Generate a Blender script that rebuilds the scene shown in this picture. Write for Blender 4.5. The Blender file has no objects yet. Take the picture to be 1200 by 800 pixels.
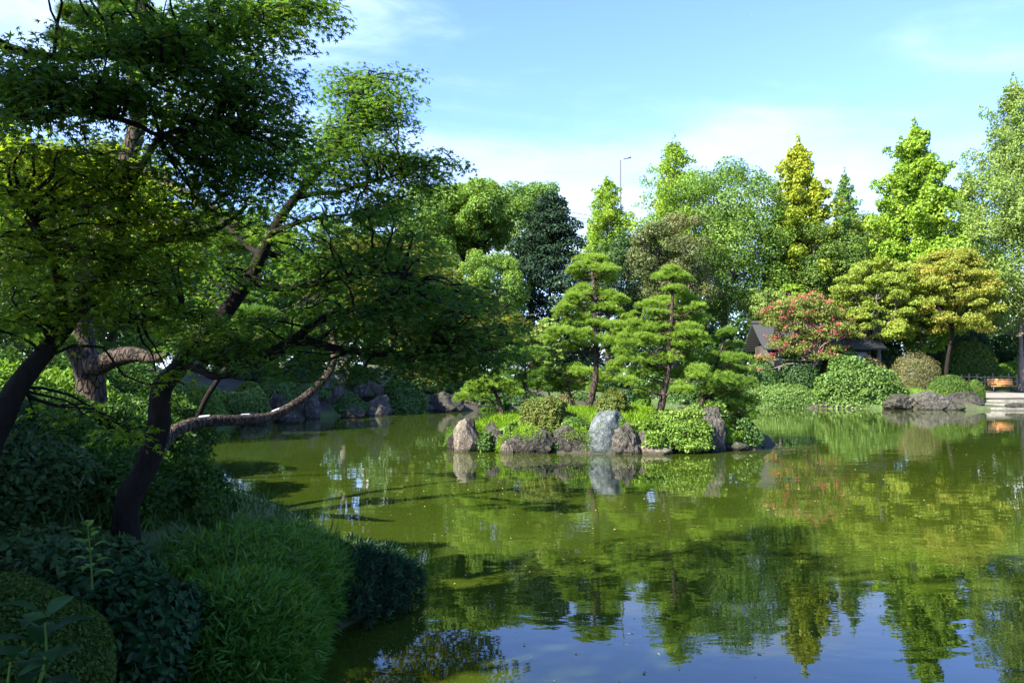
import bpy, math, random
import numpy as np
from mathutils import Vector

# ------------------------------------------------------------------ camera, sky, sun, exposure
SC = bpy.context.scene
COL = SC.collection
CAM_H = 2.2
FPX = 933.0                       # focal length in pixels of a 1200 px wide frame
PITCH = math.atan(40.0 / FPX)

cam_d = bpy.data.cameras.new('camera')
cam_d.sensor_width = 36.0
cam_d.sensor_fit = 'HORIZONTAL'
cam_d.lens = 36.0 * FPX / 1200.0
cam_d.clip_start = 0.05
cam_d.clip_end = 6000.0
cam = bpy.data.objects.new('camera', cam_d)
COL.objects.link(cam)
cam.location = (0, 0, CAM_H)
cam.rotation_euler = (math.pi / 2 + PITCH, 0, 0)
SC.camera = cam

SUN_EL = math.radians(37)
SUN_AZ = math.atan2(-0.80, -0.60)             # angle from +Y towards +X of the direction to the sun
to_sun = Vector((math.sin(SUN_AZ) * math.cos(SUN_EL), math.cos(SUN_AZ) * math.cos(SUN_EL), math.sin(SUN_EL)))

world = bpy.data.worlds.new('World')
SC.world = world
world.use_nodes = True


class NT:
    """small helper to write node trees"""
    def __init__(self, tree):
        self.t = tree
        self.t.nodes.clear()

    def n(self, kind, **kw):
        nd = self.t.nodes.new(kind)
        ins = kw.pop('ins', {})
        for k, v in kw.items():
            setattr(nd, k, v)
        for k, v in ins.items():
            self.put(nd.inputs[k], v)
        return nd

    def put(self, sock, v):
        if isinstance(v, bpy.types.NodeSocket):
            self.t.links.new(v, sock)
        else:
            sock.default_value = v

    def math(self, op, a, b=0.0, c=0.0, clamp=False):
        nd = self.n('ShaderNodeMath', operation=op, use_clamp=clamp)
        self.put(nd.inputs[0], a)
        self.put(nd.inputs[1], b)
        self.put(nd.inputs[2], c)
        return nd.outputs[0]

    def mix(self, fac, a, b, blend='MIX'):
        nd = self.n('ShaderNodeMix', data_type='RGBA', blend_type=blend)
        self.put(nd.inputs[0], fac)
        self.put(nd.inputs[6], a)
        self.put(nd.inputs[7], b)
        return nd.outputs[2]

    def ramp(self, fac, stops, interp='LINEAR'):
        nd = self.n('ShaderNodeValToRGB')
        cr = nd.color_ramp
        cr.interpolation = interp
        while len(cr.elements) > 1:
            cr.elements.remove(cr.elements[-1])
        cr.elements[0].position = stops[0][0]
        cr.elements[0].color = (*stops[0][1], 1)
        for p, c in stops[1:]:
            e = cr.elements.new(p)
            e.color = (*c, 1)
        self.put(nd.inputs[0], fac)
        return nd.outputs[0]

    def noise(self, vec, scale, detail=4.0, rough=0.5, dist=0.0):
        nd = self.n('ShaderNodeTexNoise')
        if vec is not None:
            self.put(nd.inputs['Vector'], vec)
        nd.inputs['Scale'].default_value = scale
        nd.inputs['Detail'].default_value = detail
        nd.inputs['Roughness'].default_value = rough
        nd.inputs['Distortion'].default_value = dist
        return nd.outputs[0]

    def smooth(self, v, lo, hi, a=0.0, b=1.0):
        nd = self.n('ShaderNodeMapRange', interpolation_type='SMOOTHSTEP')
        self.put(nd.inputs[0], v)
        nd.inputs[1].default_value = lo
        nd.inputs[2].default_value = hi
        nd.inputs[3].default_value = a
        nd.inputs[4].default_value = b
        return nd.outputs[0]


SKY_STRENGTH = 0.093
w = NT(world.node_tree)
sky = w.n('ShaderNodeTexSky', sky_type='NISHITA')
sky.sun_disc = False
sky.sun_elevation = SUN_EL
sky.sun_rotation = SUN_AZ
sky.air_density = 1.0
sky.dust_density = 0.6
sky.ozone_density = 1.5
tc = w.n('ShaderNodeTexCoord')
sep = w.n('ShaderNodeSeparateXYZ', ins={0: tc.outputs['Generated']})
el = w.math('ARCSINE', sep.outputs[2])
az = w.math('ARCTAN2', sep.outputs[0], sep.outputs[1])
cv = w.n('ShaderNodeCombineXYZ', ins={0: w.math('MULTIPLY', az, 1.6), 1: w.math('MULTIPLY', el, 7.0), 2: 0.4})
n1 = w.noise(cv.outputs[0], 1.3, 7.0, 0.55, 0.6)
cv2 = w.n('ShaderNodeCombineXYZ', ins={0: w.math('MULTIPLY', az, 5.0), 1: w.math('MULTIPLY', el, 12.0), 2: 3.1})
n2 = w.noise(cv2.outputs[0], 1.6, 6.0, 0.6, 0.9)
# a long bank of thin cloud low above the far trees, a veil higher up to the west, small wisps elsewhere
bank = w.math('MULTIPLY', w.math('MULTIPLY', w.smooth(el, 0.10, 0.20), w.smooth(el, 0.25, 0.37, 1.0, 0.0)),
              w.math('MULTIPLY', w.smooth(az, -0.35, 0.0), w.smooth(az, 0.30, 0.62, 1.0, 0.0)))
veil = w.math('MULTIPLY', w.smooth(az, -0.9, -0.5), w.smooth(az, -0.45, 0.12, 1.0, 0.0))
veil = w.math('MULTIPLY', veil, w.smooth(el, 0.22, 0.40))
low = w.smooth(el, 0.0, 0.22, 1.0, 0.0)
bias = w.math('ADD', w.math('MULTIPLY', bank, 0.52), w.math('MULTIPLY', veil, 0.46))
bias = w.math('ADD', bias, w.math('MULTIPLY', low, 0.26))
dens = w.math('ADD', w.math('MULTIPLY', w.math('SUBTRACT', n1, 0.5), 1.5), bias)
dens = w.math('ADD', dens, w.math('MULTIPLY', w.math('SUBTRACT', n2, 0.5), 0.35))
cloud = w.smooth(dens, 0.02, 0.66)
wisp = w.math('MULTIPLY', w.smooth(n2, 0.66, 0.80), 0.7)
cloud = w.math('MAXIMUM', cloud, wisp)
cloud = w.math('MULTIPLY', cloud, w.smooth(el, -0.02, 0.05))
skycol = w.mix(1.0, sky.outputs[0], (0.75, 0.88, 1.36, 1), 'MULTIPLY')
final = w.mix(cloud, skycol, (2.8, 3.7, 5.2, 1))
bg = w.n('ShaderNodeBackground', ins={0: final, 1: SKY_STRENGTH})
wo = w.n('ShaderNodeOutputWorld', ins={0: bg.outputs[0]})

sun_d = bpy.data.lights.new('sun', 'SUN')
sun_d.energy = 5.0
sun_d.angle = math.radians(0.53)
sun_d.color = (1.0, 0.93, 0.80)
sun = bpy.data.objects.new('sun', sun_d)
COL.objects.link(sun)
sun.rotation_euler = (-to_sun).to_track_quat('-Z', 'Y').to_euler()
sun.location = (-30, -20, 40)

SC.render.engine = 'CYCLES'
SC.cycles.max_bounces = 8
SC.cycles.diffuse_bounces = 4
SC.cycles.glossy_bounces = 3
SC.cycles.transmission_bounces = 4
SC.cycles.use_denoising = True
SC.view_settings.view_transform = 'Standard'
SC.view_settings.look = 'None'
SC.view_settings.gamma = 1.0
SC.view_settings.use_curve_mapping = False
SC.view_settings.exposure = 2.05

# ------------------------------------------------------------------ helpers: places
rng = np.random.default_rng(7)
random.seed(7)
_cp, _sp = math.cos(PITCH), math.sin(PITCH)


def P(px, py, D):
    """the point that stands D metres away from the camera (along +Y) where the photo's 1200x800 frame shows px, py"""
    a = (px - 600.0) / FPX
    b = (400.0 - py) / FPX
    dy = _cp - b * _sp
    dz = _sp + b * _cp
    t = D / dy
    return np.array((a * t, D, CAM_H + dz * t))


def S(px, D):
    return px / FPX * D


POND = np.array([(-3.2, 2.6), (-2.7, 4.6), (-2.05, 6.0), (-1.45, 7.1), (-1.15, 8.0), (-1.7, 9.2), (-2.6, 10.5), (-4.3, 12.8), (-6.4, 16),
                 (-8.2, 20), (-10.2, 25), (-12.2, 29.5), (-13, 33), (-11.8, 37.5), (-9.8, 43), (-6.2, 48), (0, 51.5), (6, 53.5),
                 (14, 54), (20, 53.8), (26, 52.5), (29.5, 51), (34, 50), (45, 49), (57, 42), (58, 10), (42, -3), (10, 1.8), (0, 2.3)], float)


def pond_sdf(x, y):
    """distance to the shore, negative inside the pond"""
    x = np.asarray(x, float); y = np.asarray(y, float)
    d2 = np.full(x.shape, 1e18)
    inside = np.zeros(x.shape, bool)
    n = len(POND)
    for i in range(n):
        ax, ay = POND[i]; bx, by = POND[(i + 1) % n]
        ex, ey = bx - ax, by - ay
        t = np.clip(((x - ax) * ex + (y - ay) * ey) / (ex * ex + ey * ey), 0, 1)
        d2 = np.minimum(d2, (x - ax - t * ex) ** 2 + (y - ay - t * ey) ** 2)
        c = ((ay > y) != (by > y)) & (x < (bx - ax) * (y - ay) / (by - ay + 1e-12) + ax)
        inside ^= c
    d = np.sqrt(d2)
    return np.where(inside, -d, d)


def wob(p, seed, f=1.0, n=7):
    """cheap smooth noise in -1..1 for arrays of points"""
    r = np.random.default_rng(seed)
    k = r.normal(size=(n, p.shape[-1])) * f
    ph = r.uniform(0, 6.28, n)
    return np.sin(p @ k.T + ph).sum(-1) / (0.62 * n)


def gz(x, y):
    x = np.asarray(x, float); y = np.asarray(y, float)
    d = pond_sdf(x, y)
    dp = np.maximum(d, 0)
    near = 1.0 / (1.0 + np.exp((y - 20) / 3.0))
    h = (0.85 * (1 - np.exp(-dp / 0.75)) + 0.75 * (1 - np.exp(-dp / 8.0)))
    # the far western bank rises in a planted slope
    west = np.exp(-((x + 14) / 14) ** 2) / (1 + np.exp(-(y - 33) / 2.0))
    h = h + west * 1.6 * (1 - np.exp(-dp / 5.0))
    h = h + near * 0.1 * (1 - np.exp(-dp))
    # landing and path cut into the eastern bank
    cut = 1 / (1 + np.exp(-(x - 29.8) / 0.35)) * (1 / (1 + np.exp((y - 62) / 1.0)))
    ramp = np.clip(0.02 + 0.085 * (y - 50.2), -0.1, 1.2)
    h = h * (1 - cut) + np.minimum(h, ramp) * cut
    p = np.stack([x, y], -1)
    h = h + np.where(d > 0.3, 0.06 * wob(p, 3, 0.9) * (1 - cut), 0)
    return np.where(d > 0, h, np.maximum(-1.0, d * 0.9))


ISL = (3.15, 25.4, 4.95, 2.75)


def gi(x, y):
    r2 = ((np.asarray(x, float) - ISL[0]) / ISL[2]) ** 2 + ((np.asarray(y, float) - ISL[1]) / ISL[3]) ** 2
    return np.where(r2 < 1, 1.15 * np.clip(1 - r2, 0, 1) ** 0.55, -0.6 * (r2 - 1)) - 0.02


def gz1(x, y):
    return float(gz(np.array([x]), np.array([y]))[0])


def gi1(x, y):
    return float(gi(np.array([x]), np.array([y])))


# ------------------------------------------------------------------ helpers: meshes
class MB:
    """collects pieces of ONE mesh"""
    def __init__(self):
        self.v, self.f, self.s, self.t, self.mi = [], [], [], [], []
        self.n = 0

    def add(self, verts, faces, tint=None, mi=0):
        verts = np.asarray(verts, float).reshape(-1, 3)
        faces = np.asarray(faces, np.int64)
        self.v.append(verts)
        self.f.append((faces + self.n).reshape(-1))
        self.s.append(np.full(len(faces), faces.shape[1], np.int64))
        self.mi.append(np.full(len(faces), mi, np.int64))
        self.t.append(np.full(len(verts), 0.5) if tint is None else np.broadcast_to(np.asarray(tint, float), (len(verts),)))
        self.n += len(verts)
        return self

    def build(self, name, mats, parent=None, smooth=False, loc=None):
        me = bpy.data.meshes.new(name)
        v = np.concatenate(self.v) if self.v else np.zeros((0, 3))
        off = np.zeros(3)
        if parent is not None:
            off = world_loc(parent)
        elif loc is not None:
            off = np.asarray(loc, float)
        v = v - off
        f = np.concatenate(self.f); s = np.concatenate(self.s)
        me.vertices.add(len(v)); me.vertices.foreach_set('co', v.astype(np.float32).ravel())
        me.loops.add(len(f)); me.loops.foreach_set('vertex_index', f.astype(np.int32))
        me.polygons.add(len(s))
        st = np.concatenate([[0], np.cumsum(s)[:-1]])
        me.polygons.foreach_set('loop_start', st.astype(np.int32))
        me.polygons.foreach_set('material_index', np.concatenate(self.mi).astype(np.int32))
        if smooth:
            me.polygons.foreach_set('use_smooth', np.ones(len(s), bool))
        a = me.attributes.new('tint', 'FLOAT', 'POINT')
        a.data.foreach_set('value', np.concatenate(self.t).astype(np.float32))
        for m in (mats if isinstance(mats, (list, tuple)) else [mats]):
            me.materials.append(m)
        me.update(calc_edges=True)
        o = bpy.data.objects.new(name, me)
        COL.objects.link(o)
        if parent is not None:
            o.parent = parent
        elif loc is not None:
            o.location = off
        return o

    # ---- pieces
    def box(self, c, size, rz=0.0, rx=0.0, ry=0.0, tint=None, mi=0):
        sx, sy, sz = np.asarray(size, float) / 2
        v = np.array([(x, y, z) for x in (-sx, sx) for y in (-sy, sy) for z in (-sz, sz)])
        if ry:
            ca, sa = math.cos(ry), math.sin(ry)
            v = np.stack([v[:, 0] * ca + v[:, 2] * sa, v[:, 1], -v[:, 0] * sa + v[:, 2] * ca], 1)
        if rx:
            ca, sa = math.cos(rx), math.sin(rx)
            v = np.stack([v[:, 0], v[:, 1] * ca - v[:, 2] * sa, v[:, 1] * sa + v[:, 2] * ca], 1)
        if rz:
            ca, sa = math.cos(rz), math.sin(rz)
            v = np.stack([v[:, 0] * ca - v[:, 1] * sa, v[:, 0] * sa + v[:, 1] * ca, v[:, 2]], 1)
        v = v + np.asarray(c, float)
        f = [(0, 1, 3, 2), (4, 6, 7, 5), (0, 4, 5, 1), (2, 3, 7, 6), (0, 2, 6, 4), (1, 5, 7, 3)]
        return self.add(v, f, tint, mi)

    def tube(self, path, radii, sides=8, seed=0, rough=0.0, tint=None, cap=True):
        path = np.asarray(path, float)
        n = len(path)
        radii = np.broadcast_to(np.asarray(radii, float), (n,))
        tan = np.gradient(path, axis=0)
        tan /= np.linalg.norm(tan, axis=1)[:, None] + 1e-9
        ref = np.array((0.0, 0.0, 1.0)) if abs(tan[0][2]) < 0.9 else np.array((1.0, 0, 0))
        u = np.cross(tan[0], ref); u /= np.linalg.norm(u)
        ang = np.arange(sides) / sides * 2 * np.pi
        vs = []
        for i in range(n):
            u = u - tan[i] * (u @ tan[i]); u /= np.linalg.norm(u) + 1e-9
            b = np.cross(tan[i], u)
            vs.append(path[i] + radii[i] * (np.cos(ang)[:, None] * u + np.sin(ang)[:, None] * b))
        v = np.concatenate(vs)
        if rough:
            ctr = np.repeat(path, sides, 0)
            v = ctr + (v - ctr) * (1 + rough * wob(v, seed + 11, 9.0 / max(radii.max(), .03) * .25))[:, None]
        i = np.arange(n - 1)[:, None] * sides
        j = np.arange(sides)[None, :]
        k = (j + 1) % sides
        f = np.stack([i + j, i + k, i + sides + k, i + sides + j], -1).reshape(-1, 4)
        self.add(v, f, tint)
        if cap:
            for e in (0, n - 1):
                vv = np.vstack([v[e * sides:(e + 1) * sides], path[e][None]])
                ff = [(a, (a + 1) % sides, sides) if e else ((a + 1) % sides, a, sides) for a in range(sides)]
                self.add(vv, ff, tint)
        return self

    def leaves(self, pos, nrm, size, tpl, tint, rs, spin=None):
        """many small leaves: tpl = (verts k x 3 in width, length, normal axes ; faces)"""
        V, F = tpl
        pos = np.asarray(pos, float); n = len(pos)
        if n == 0:
            return self
        nrm = nrm / (np.linalg.norm(nrm, axis=1)[:, None] + 1e-9)
        if spin is None:
            t = rs.normal(size=(n, 3))
        else:
            t = spin
        t = t - nrm * (t * nrm).sum(1)[:, None]
        t /= np.linalg.norm(t, axis=1)[:, None] + 1e-9
        b = np.cross(t, nrm)
        size = np.broadcast_to(np.asarray(size, float), (n,))
        v = pos[:, None] + size[:, None, None] * (V[None, :, 0:1] * b[:, None] + V[None, :, 1:2] * t[:, None] + V[None, :, 2:3] * nrm[:, None])
        f = (np.arange(n)[:, None, None] * len(V) + F[None]).reshape(-1, F.shape[1])
        tint = np.repeat(np.broadcast_to(np.asarray(tint, float), (n,)), len(V))
        return self.add(v.reshape(-1, 3), f, tint)


def world_loc(o):
    v = np.zeros(3)
    while o is not None:
        v += np.array(o.location)
        o = o.parent
    return v


def spline(pts, n):
    """smooth curve through points (Catmull-Rom), pts m x k"""
    p = np.asarray(pts, float)
    if len(p) == 2:
        return p[0] + (p[1] - p[0]) * np.linspace(0, 1, n)[:, None]
    q = np.vstack([2 * p[0] - p[1], p, 2 * p[-1] - p[-2]])
    out = []
    for s in np.linspace(0, len(p) - 1 - 1e-6, n):
        i = int(s); t = s - i
        a, b, c, d = q[i], q[i + 1], q[i + 2], q[i + 3]
        out.append(0.5 * ((2 * b) + (-a + c) * t + (2 * a - 5 * b + 4 * c - d) * t * t + (-a + 3 * b - 3 * c + d) * t ** 3))
    return np.array(out)


# leaf shapes
DIAMOND = (np.array([(0, 0, 0), (0.29, 0.45, 0.06), (0, 1, -0.05), (-0.29, 0.45, 0.06)]) - np.array((0, .5, 0)), np.array([(0, 1, 2, 3)]))
OVAL = (np.array([(0, 0, 0), (0.22, 0.25, .05), (0.24, 0.6, .05), (0, 1, -.12), (-0.24, 0.6, .05), (-0.22, 0.25, .05)]), np.array([(0, 1, 2, 3), (0, 3, 4, 5)]))
BLADE = (np.array([(0, 0, 0), (0.075, 0.35, .02), (0, 1, -.22), (-0.075, 0.35, .02)]), np.array([(0, 1, 2, 3)]))
GRASS = (np.array([(-.035, 0, 0), (.035, 0, 0), (.022, .6, .06), (-.022, .6, .06), (0.0, 1.0, .24)]), np.array([(0, 1, 2, 3), (3, 2, 4, 4)]))
GRASS = (np.array([(-.03, 0, 0), (.03, 0, 0), (.0, 1.0, .2), (-.02, .55, .05)]), np.array([(0, 1, 2, 3)]))


def maple_tpl():
    tip = [(-95, .62), (-46, .9), (0, 1.0), (46, .9), (95, .62)]
    notch = [(-130, .16), (-70, .30), (-23, .36), (23, .36), (70, .30), (130, .16)]
    v = [(0, 0, 0)]
    for a, r in notch:
        v.append((math.sin(math.radians(a)) * r, math.cos(math.radians(a)) * r, 0.02))
    for a, r in tip:
        v.append((math.sin(math.radians(a)) * r, math.cos(math.radians(a)) * r, -0.16))
    f = [(0, 1 + i, 7 + i, 2 + i) for i in range(5)]
    return np.array(v), np.array(f)


MAPLE = maple_tpl()


def tuft_tpl(m, spread, seed, wd=0.035):
    """a brush of m needles round the +normal axis"""
    r = np.random.default_rng(seed)
    v, f = [], []
    for i in range(m):
        a = r.uniform(0, 6.283); s = spread * math.sqrt(r.uniform(0.03, 1))
        d = np.array((math.sin(s) * math.cos(a), math.sin(s) * math.sin(a), math.cos(s)))
        sd = np.cross(d, r.normal(size=3)); sd /= np.linalg.norm(sd)
        L = r.uniform(.75, 1.05)
        b = d * 0.08
        v += [b + sd * wd, b - sd * wd, d * L]
        f.append((3 * i, 3 * i + 1, 3 * i + 2))
    return np.array(v), np.array(f)


TUFT = tuft_tpl(24, 1.15, 5, 0.04)
TUFT_FINE = tuft_tpl(34, 1.2, 6, 0.022)
TUFT_FAR = tuft_tpl(9, 1.2, 8, 0.08)


def empty(name, loc, label=None, cat=None, group=None, kind=None):
    o = bpy.data.objects.new(name, None)
    o.empty_display_size = 0.3
    COL.objects.link(o)
    o.location = tuple(float(q) for q in loc)
    return tag(o, label, cat, group, kind)


def tag(o, label=None, cat=None, group=None, kind=None):
    if label: o['label'] = label
    if cat: o['category'] = cat
    if group: o['group'] = group
    if kind: o['kind'] = kind
    return o


# ------------------------------------------------------------------ materials
def new_mat(name):
    m = bpy.data.materials.new(name)
    m.use_nodes = True
    return m, NT(m.node_tree)


def leaf_mat(name, stops, trans=0.32, gloss=0.05, rough=0.45, warm=1.25, tb=1.0):
    """stops: colour by the leaf's own tint 0..1"""
    m, t = new_mat(name)
    at = t.n('ShaderNodeAttribute', attribute_name='tint')
    k = len(stops)
    c = t.ramp(at.outputs['Fac'], [(i / (k - 1), s) for i, s in enumerate(stops)])
    dif = t.n('ShaderNodeBsdfDiffuse', ins={0: c})
    tcol = t.mix(1.0, c, (warm * 1.15 * tb, 1.25 * tb, 0.6 * tb, 1), 'MULTIPLY')
    tr = t.n('ShaderNodeBsdfTranslucent', ins={0: tcol})
    mx = t.n('ShaderNodeMixShader', ins={0: trans, 1: dif.outputs[0], 2: tr.outputs[0]})
    gl = t.n('ShaderNodeBsdfGlossy', ins={0: (1, 1, 1, 1), 1: rough})
    lw = t.n('ShaderNodeLayerWeight', ins={0: 0.5})
    fr = t.math('ADD', t.math('MULTIPLY', t.math('POWER', lw.outputs['Facing'], 5.0), gloss * 2), gloss * .2)
    m2 = t.n('ShaderNodeMixShader', ins={0: fr, 1: mx.outputs[0], 2: gl.outputs[0]})
    t.n('ShaderNodeOutputMaterial', ins={0: m2.outputs[0]})
    return m


def bark_mat(name, c1, c2, scale=18.0, bump=0.6, plates=0.0):
    m, t = new_mat(name)
    tc = t.n('ShaderNodeTexCoord')
    mp = t.n('ShaderNodeMapping', ins={0: tc.outputs['Object']})
    mp.inputs['Scale'].default_value = (1, 1, 0.35)
    n1 = t.noise(mp.outputs[0], scale, 8, 0.65, 0.4)
    n2 = t.noise(tc.outputs['Object'], scale * 0.18, 4, 0.5)
    f = t.math('ADD', t.math('MULTIPLY', n1, 0.7), t.math('MULTIPLY', n2, 0.4))
    c = t.ramp(f, [(0.35, c1), (0.75, c2)])
    h = n1
    if plates:
        dv = t.n('ShaderNodeVectorMath', operation='ADD', ins={0: mp.outputs[0]})
        nz = t.n('ShaderNodeTexNoise', ins={'Vector': mp.outputs[0], 'Scale': 9.0})
        sc = t.n('ShaderNodeVectorMath', operation='SCALE', ins={0: nz.outputs[1], 3: 0.08})
        t.put(dv.inputs[1], sc.outputs[0])
        vo = t.n('ShaderNodeTexVoronoi', feature='DISTANCE_TO_EDGE', ins={'Vector': dv.outputs[0], 'Scale': plates})
        cr = t.smooth(vo.outputs[0], 0.0, 0.14)
        c = t.mix(t.math('MULTIPLY', t.math('SUBTRACT', 1.0, cr), .8), c, (c1[0] * .35, c1[1] * .35, c1[2] * .35, 1))
        h = t.math('ADD', t.math('MULTIPLY', n1, .5), t.math('MULTIPLY', cr, .8))
    bp = t.n('ShaderNodeBump', ins={'Strength': bump, 'Distance': 0.03, 'Height': h})
    p = t.n('ShaderNodeBsdfPrincipled', ins={'Base Color': c, 'Roughness': 0.95, 'Specular IOR Level': 0.12, 'Normal': bp.outputs[0]})
    t.n('ShaderNodeOutputMaterial', ins={0: p.outputs[0]})
    return m


def rock_mat(name, c1, c2, c3, scale=3.0, bump=0.8):
    m, t = new_mat(name)
    tc = t.n('ShaderNodeTexCoord')
    n1 = t.noise(tc.outputs['Object'], scale, 9, 0.62, 0.3)
    n2 = t.noise(tc.outputs['Object'], scale * 5, 8, 0.65)
    vo = t.n('ShaderNodeTexVoronoi', feature='DISTANCE_TO_EDGE', ins={'Vector': tc.outputs['Object'], 'Scale': scale * 1.4})
    crack = t.smooth(vo.outputs[0], 0.0, 0.07)
    f = t.math('ADD', t.math('MULTIPLY', n1, 0.65), t.math('MULTIPLY', n2, 0.4))
    c = t.ramp(f, [(0.38, c1), (0.52, c2), (0.68, c3)])
    c = t.mix(t.math('MULTIPLY', t.math('SUBTRACT', 1.0, crack), 0.45), c, (c1[0] * .5, c1[1] * .5, c1[2] * .5, 1))
    g = t.n('ShaderNodeNewGeometry')
    sp = t.n('ShaderNodeSeparateXYZ', ins={0: g.outputs['Position']})
    sn = t.n('ShaderNodeSeparateXYZ', ins={0: g.outputs['Normal']})
    n3 = t.noise(tc.outputs['Object'], scale * .8, 5, .6)
    moss = t.math('MULTIPLY', t.smooth(sn.outputs[2], .25, .85), t.smooth(n3, .47, .62))
    c = t.mix(t.math('MULTIPLY', moss, .75), c, (.05, .075, .018, 1))
    lich = t.smooth(t.noise(tc.outputs['Object'], scale * 2.2, 6, .7), .60, .68)
    c = t.mix(t.math('MULTIPLY', lich, .5), c, (min(1, c3[0] * 1.5), min(1, c3[1] * 1.55), min(1, c3[2] * 1.4), 1))
    wet = t.smooth(t.math('ADD', sp.outputs[2], t.math('MULTIPLY', n2, .08)), .08, .16, 1.0, 0.0)
    c = t.mix(t.math('MULTIPLY', wet, .75), c, (c1[0] * .6, c1[1] * .62, c1[2] * .5, 1))
    h = t.math('ADD', t.math('MULTIPLY', n2, 0.6), t.math('MULTIPLY', crack, 0.25))
    bp = t.n('ShaderNodeBump', ins={'Strength': bump, 'Distance': 0.06, 'Height': h})
    p = t.n('ShaderNodeBsdfPrincipled', ins={'Base Color': c, 'Roughness': 0.9, 'Specular IOR Level': 0.2, 'Normal': bp.outputs[0]})
    t.n('ShaderNodeOutputMaterial', ins={0: p.outputs[0]})
    return m


def plain_mat(name, c, rough=0.7, var=0.25, scale=12.0, metal=0.0, bump=0.15, stretch=(1, 1, 1)):
    m, t = new_mat(name)
    tc = t.n('ShaderNodeTexCoord')
    mp = t.n('ShaderNodeMapping', ins={0: tc.outputs['Object']})
    mp.inputs['Scale'].default_value = stretch
    n1 = t.noise(mp.outputs[0], scale, 6, 0.6)
    lo = tuple(q * (1 - var) for q in c); hi = tuple(min(1, q * (1 + var)) for q in c)
    col = t.ramp(n1, [(0.3, lo), (0.7, hi)])
    bp = t.n('ShaderNodeBump', ins={'Strength': bump, 'Distance': 0.01, 'Height': n1})
    p = t.n('ShaderNodeBsdfPrincipled', ins={'Base Color': col, 'Roughness': rough, 'Metallic': metal, 'Normal': bp.outputs[0]})
    t.n('ShaderNodeOutputMaterial', ins={0: p.outputs[0]})
    return m


M = {}
# leaf base colours
M['maple'] = leaf_mat('maple_leaf', [(.024, .065, .010), (.042, .10, .014), (.066, .135, .018), (.105, .15, .02)], 0.52, .04, tb=1.9)
M['maple_sunlit'] = leaf_mat('sunlit_yellow_green_maple_leaf', [(.05, .11, .01), (.08, .15, .012), (.13, .19, .016), (.22, .22, .03)], .55, .03, tb=2.1)  # lit version of the maple leaf: sunlight is put into the colour
M['maple_autumn'] = leaf_mat('maple_leaf_turning', [(.035, .075, .012), (.07, .10, .015), (.12, .12, .02), (.17, .10, .025)], 0.5, .04, tb=1.5)
M['camphor'] = leaf_mat('camphor_leaf', [(.06, .125, .018), (.10, .19, .025), (.15, .26, .035), (.20, .31, .05)], .34, .05)
M['camphor_blue'] = leaf_mat('oak_leaf', [(.05, .11, .02), (.08, .165, .028), (.12, .22, .04), (.16, .26, .05)], .34, .05)
M['oak'] = leaf_mat('big_oak_leaf', [(.06, .125, .02), (.09, .18, .027), (.135, .24, .038), (.18, .29, .05)], .34, .04)
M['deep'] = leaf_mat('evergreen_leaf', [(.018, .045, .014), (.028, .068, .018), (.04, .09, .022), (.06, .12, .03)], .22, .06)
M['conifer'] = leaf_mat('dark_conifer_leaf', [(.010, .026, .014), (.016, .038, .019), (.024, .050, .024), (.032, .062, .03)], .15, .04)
M['bright'] = leaf_mat('bright_leaf', [(.10, .20, .015), (.15, .27, .02), (.21, .34, .03), (.30, .38, .05)], .36, .06)
M['yellow'] = leaf_mat('yellowing_leaf', [(.10, .17, .015), (.19, .26, .02), (.29, .34, .03), (.37, .38, .05)], .36, .05)
M['lower_tulip'] = leaf_mat('green_leaf', [(.035, .085, .015), (.06, .12, .02), (.10, .17, .025), (.18, .21, .03)], .32, .06)
M['pale'] = leaf_mat('pale_leaf', [(.09, .16, .028), (.13, .215, .04), (.19, .28, .06), (.25, .32, .085)], .34, .06)
M['holly'] = leaf_mat('brownish_evergreen_leaf', [(.04, .07, .02), (.07, .10, .025), (.11, .13, .04), (.15, .12, .05)], .22, .08)
M['ymaple'] = leaf_mat('yellow_green_maple_leaf', [(.12, .18, .025), (.175, .255, .032), (.24, .32, .045), (.32, .35, .065)], .38, .04)
M['omaple'] = leaf_mat('orange_green_maple_leaf', [(.13, .185, .025), (.19, .25, .034), (.27, .30, .05), (.37, .28, .065)], .38, .04)
M['fresh'] = leaf_mat('fresh_green_leaf', [(.06, .14, .015), (.09, .19, .02), (.13, .25, .025), (.17, .29, .04)], .38, .05)
M['pine'] = leaf_mat('pine_needle', [(.07, .15, .018), (.125, .225, .026), (.185, .305, .036), (.26, .38, .055)], .36, .05, tb=1.2)
M['pine_dark'] = leaf_mat('dark_pine_needle', [(.035, .095, .012), (.06, .14, .016), (.095, .19, .02), (.14, .24, .028)], .28, .06)
M['pine_mid'] = leaf_mat('mid_green_pine_needle', [(.05, .12, .016), (.085, .17, .02), (.13, .23, .028), (.19, .30, .04)], .32, .05, tb=1.2)
M['azalea'] = leaf_mat('azalea_leaf', [(.04, .075, .015), (.07, .11, .02), (.12, .15, .028), (.17, .15, .04)], .25, .05)
M['azalea_green'] = leaf_mat('clipped_azalea_leaf', [(.03, .07, .012), (.05, .10, .017), (.08, .14, .02), (.13, .19, .03)], .25, .05)
M['azalea_shaded'] = leaf_mat('shaded_small_azalea_leaf', [(.022, .055, .008), (.038, .08, .01), (.065, .11, .015), (.11, .15, .02)], .25, .03)  # azalea leaf darkened: the near bank's shade is in the colour
M['shrub_shaded'] = leaf_mat('shaded_evergreen_shrub_leaf', [(.016, .05, .008), (.028, .075, .011), (.045, .105, .015), (.08, .14, .022)], .32, .04, .45)  # shrub leaf darkened to carry the shade of the banks
M['myrtle'] = leaf_mat('myrtle_leaf', [(.07, .11, .022), (.11, .155, .03), (.16, .20, .04), (.20, .20, .05)], .34, .04)
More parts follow.
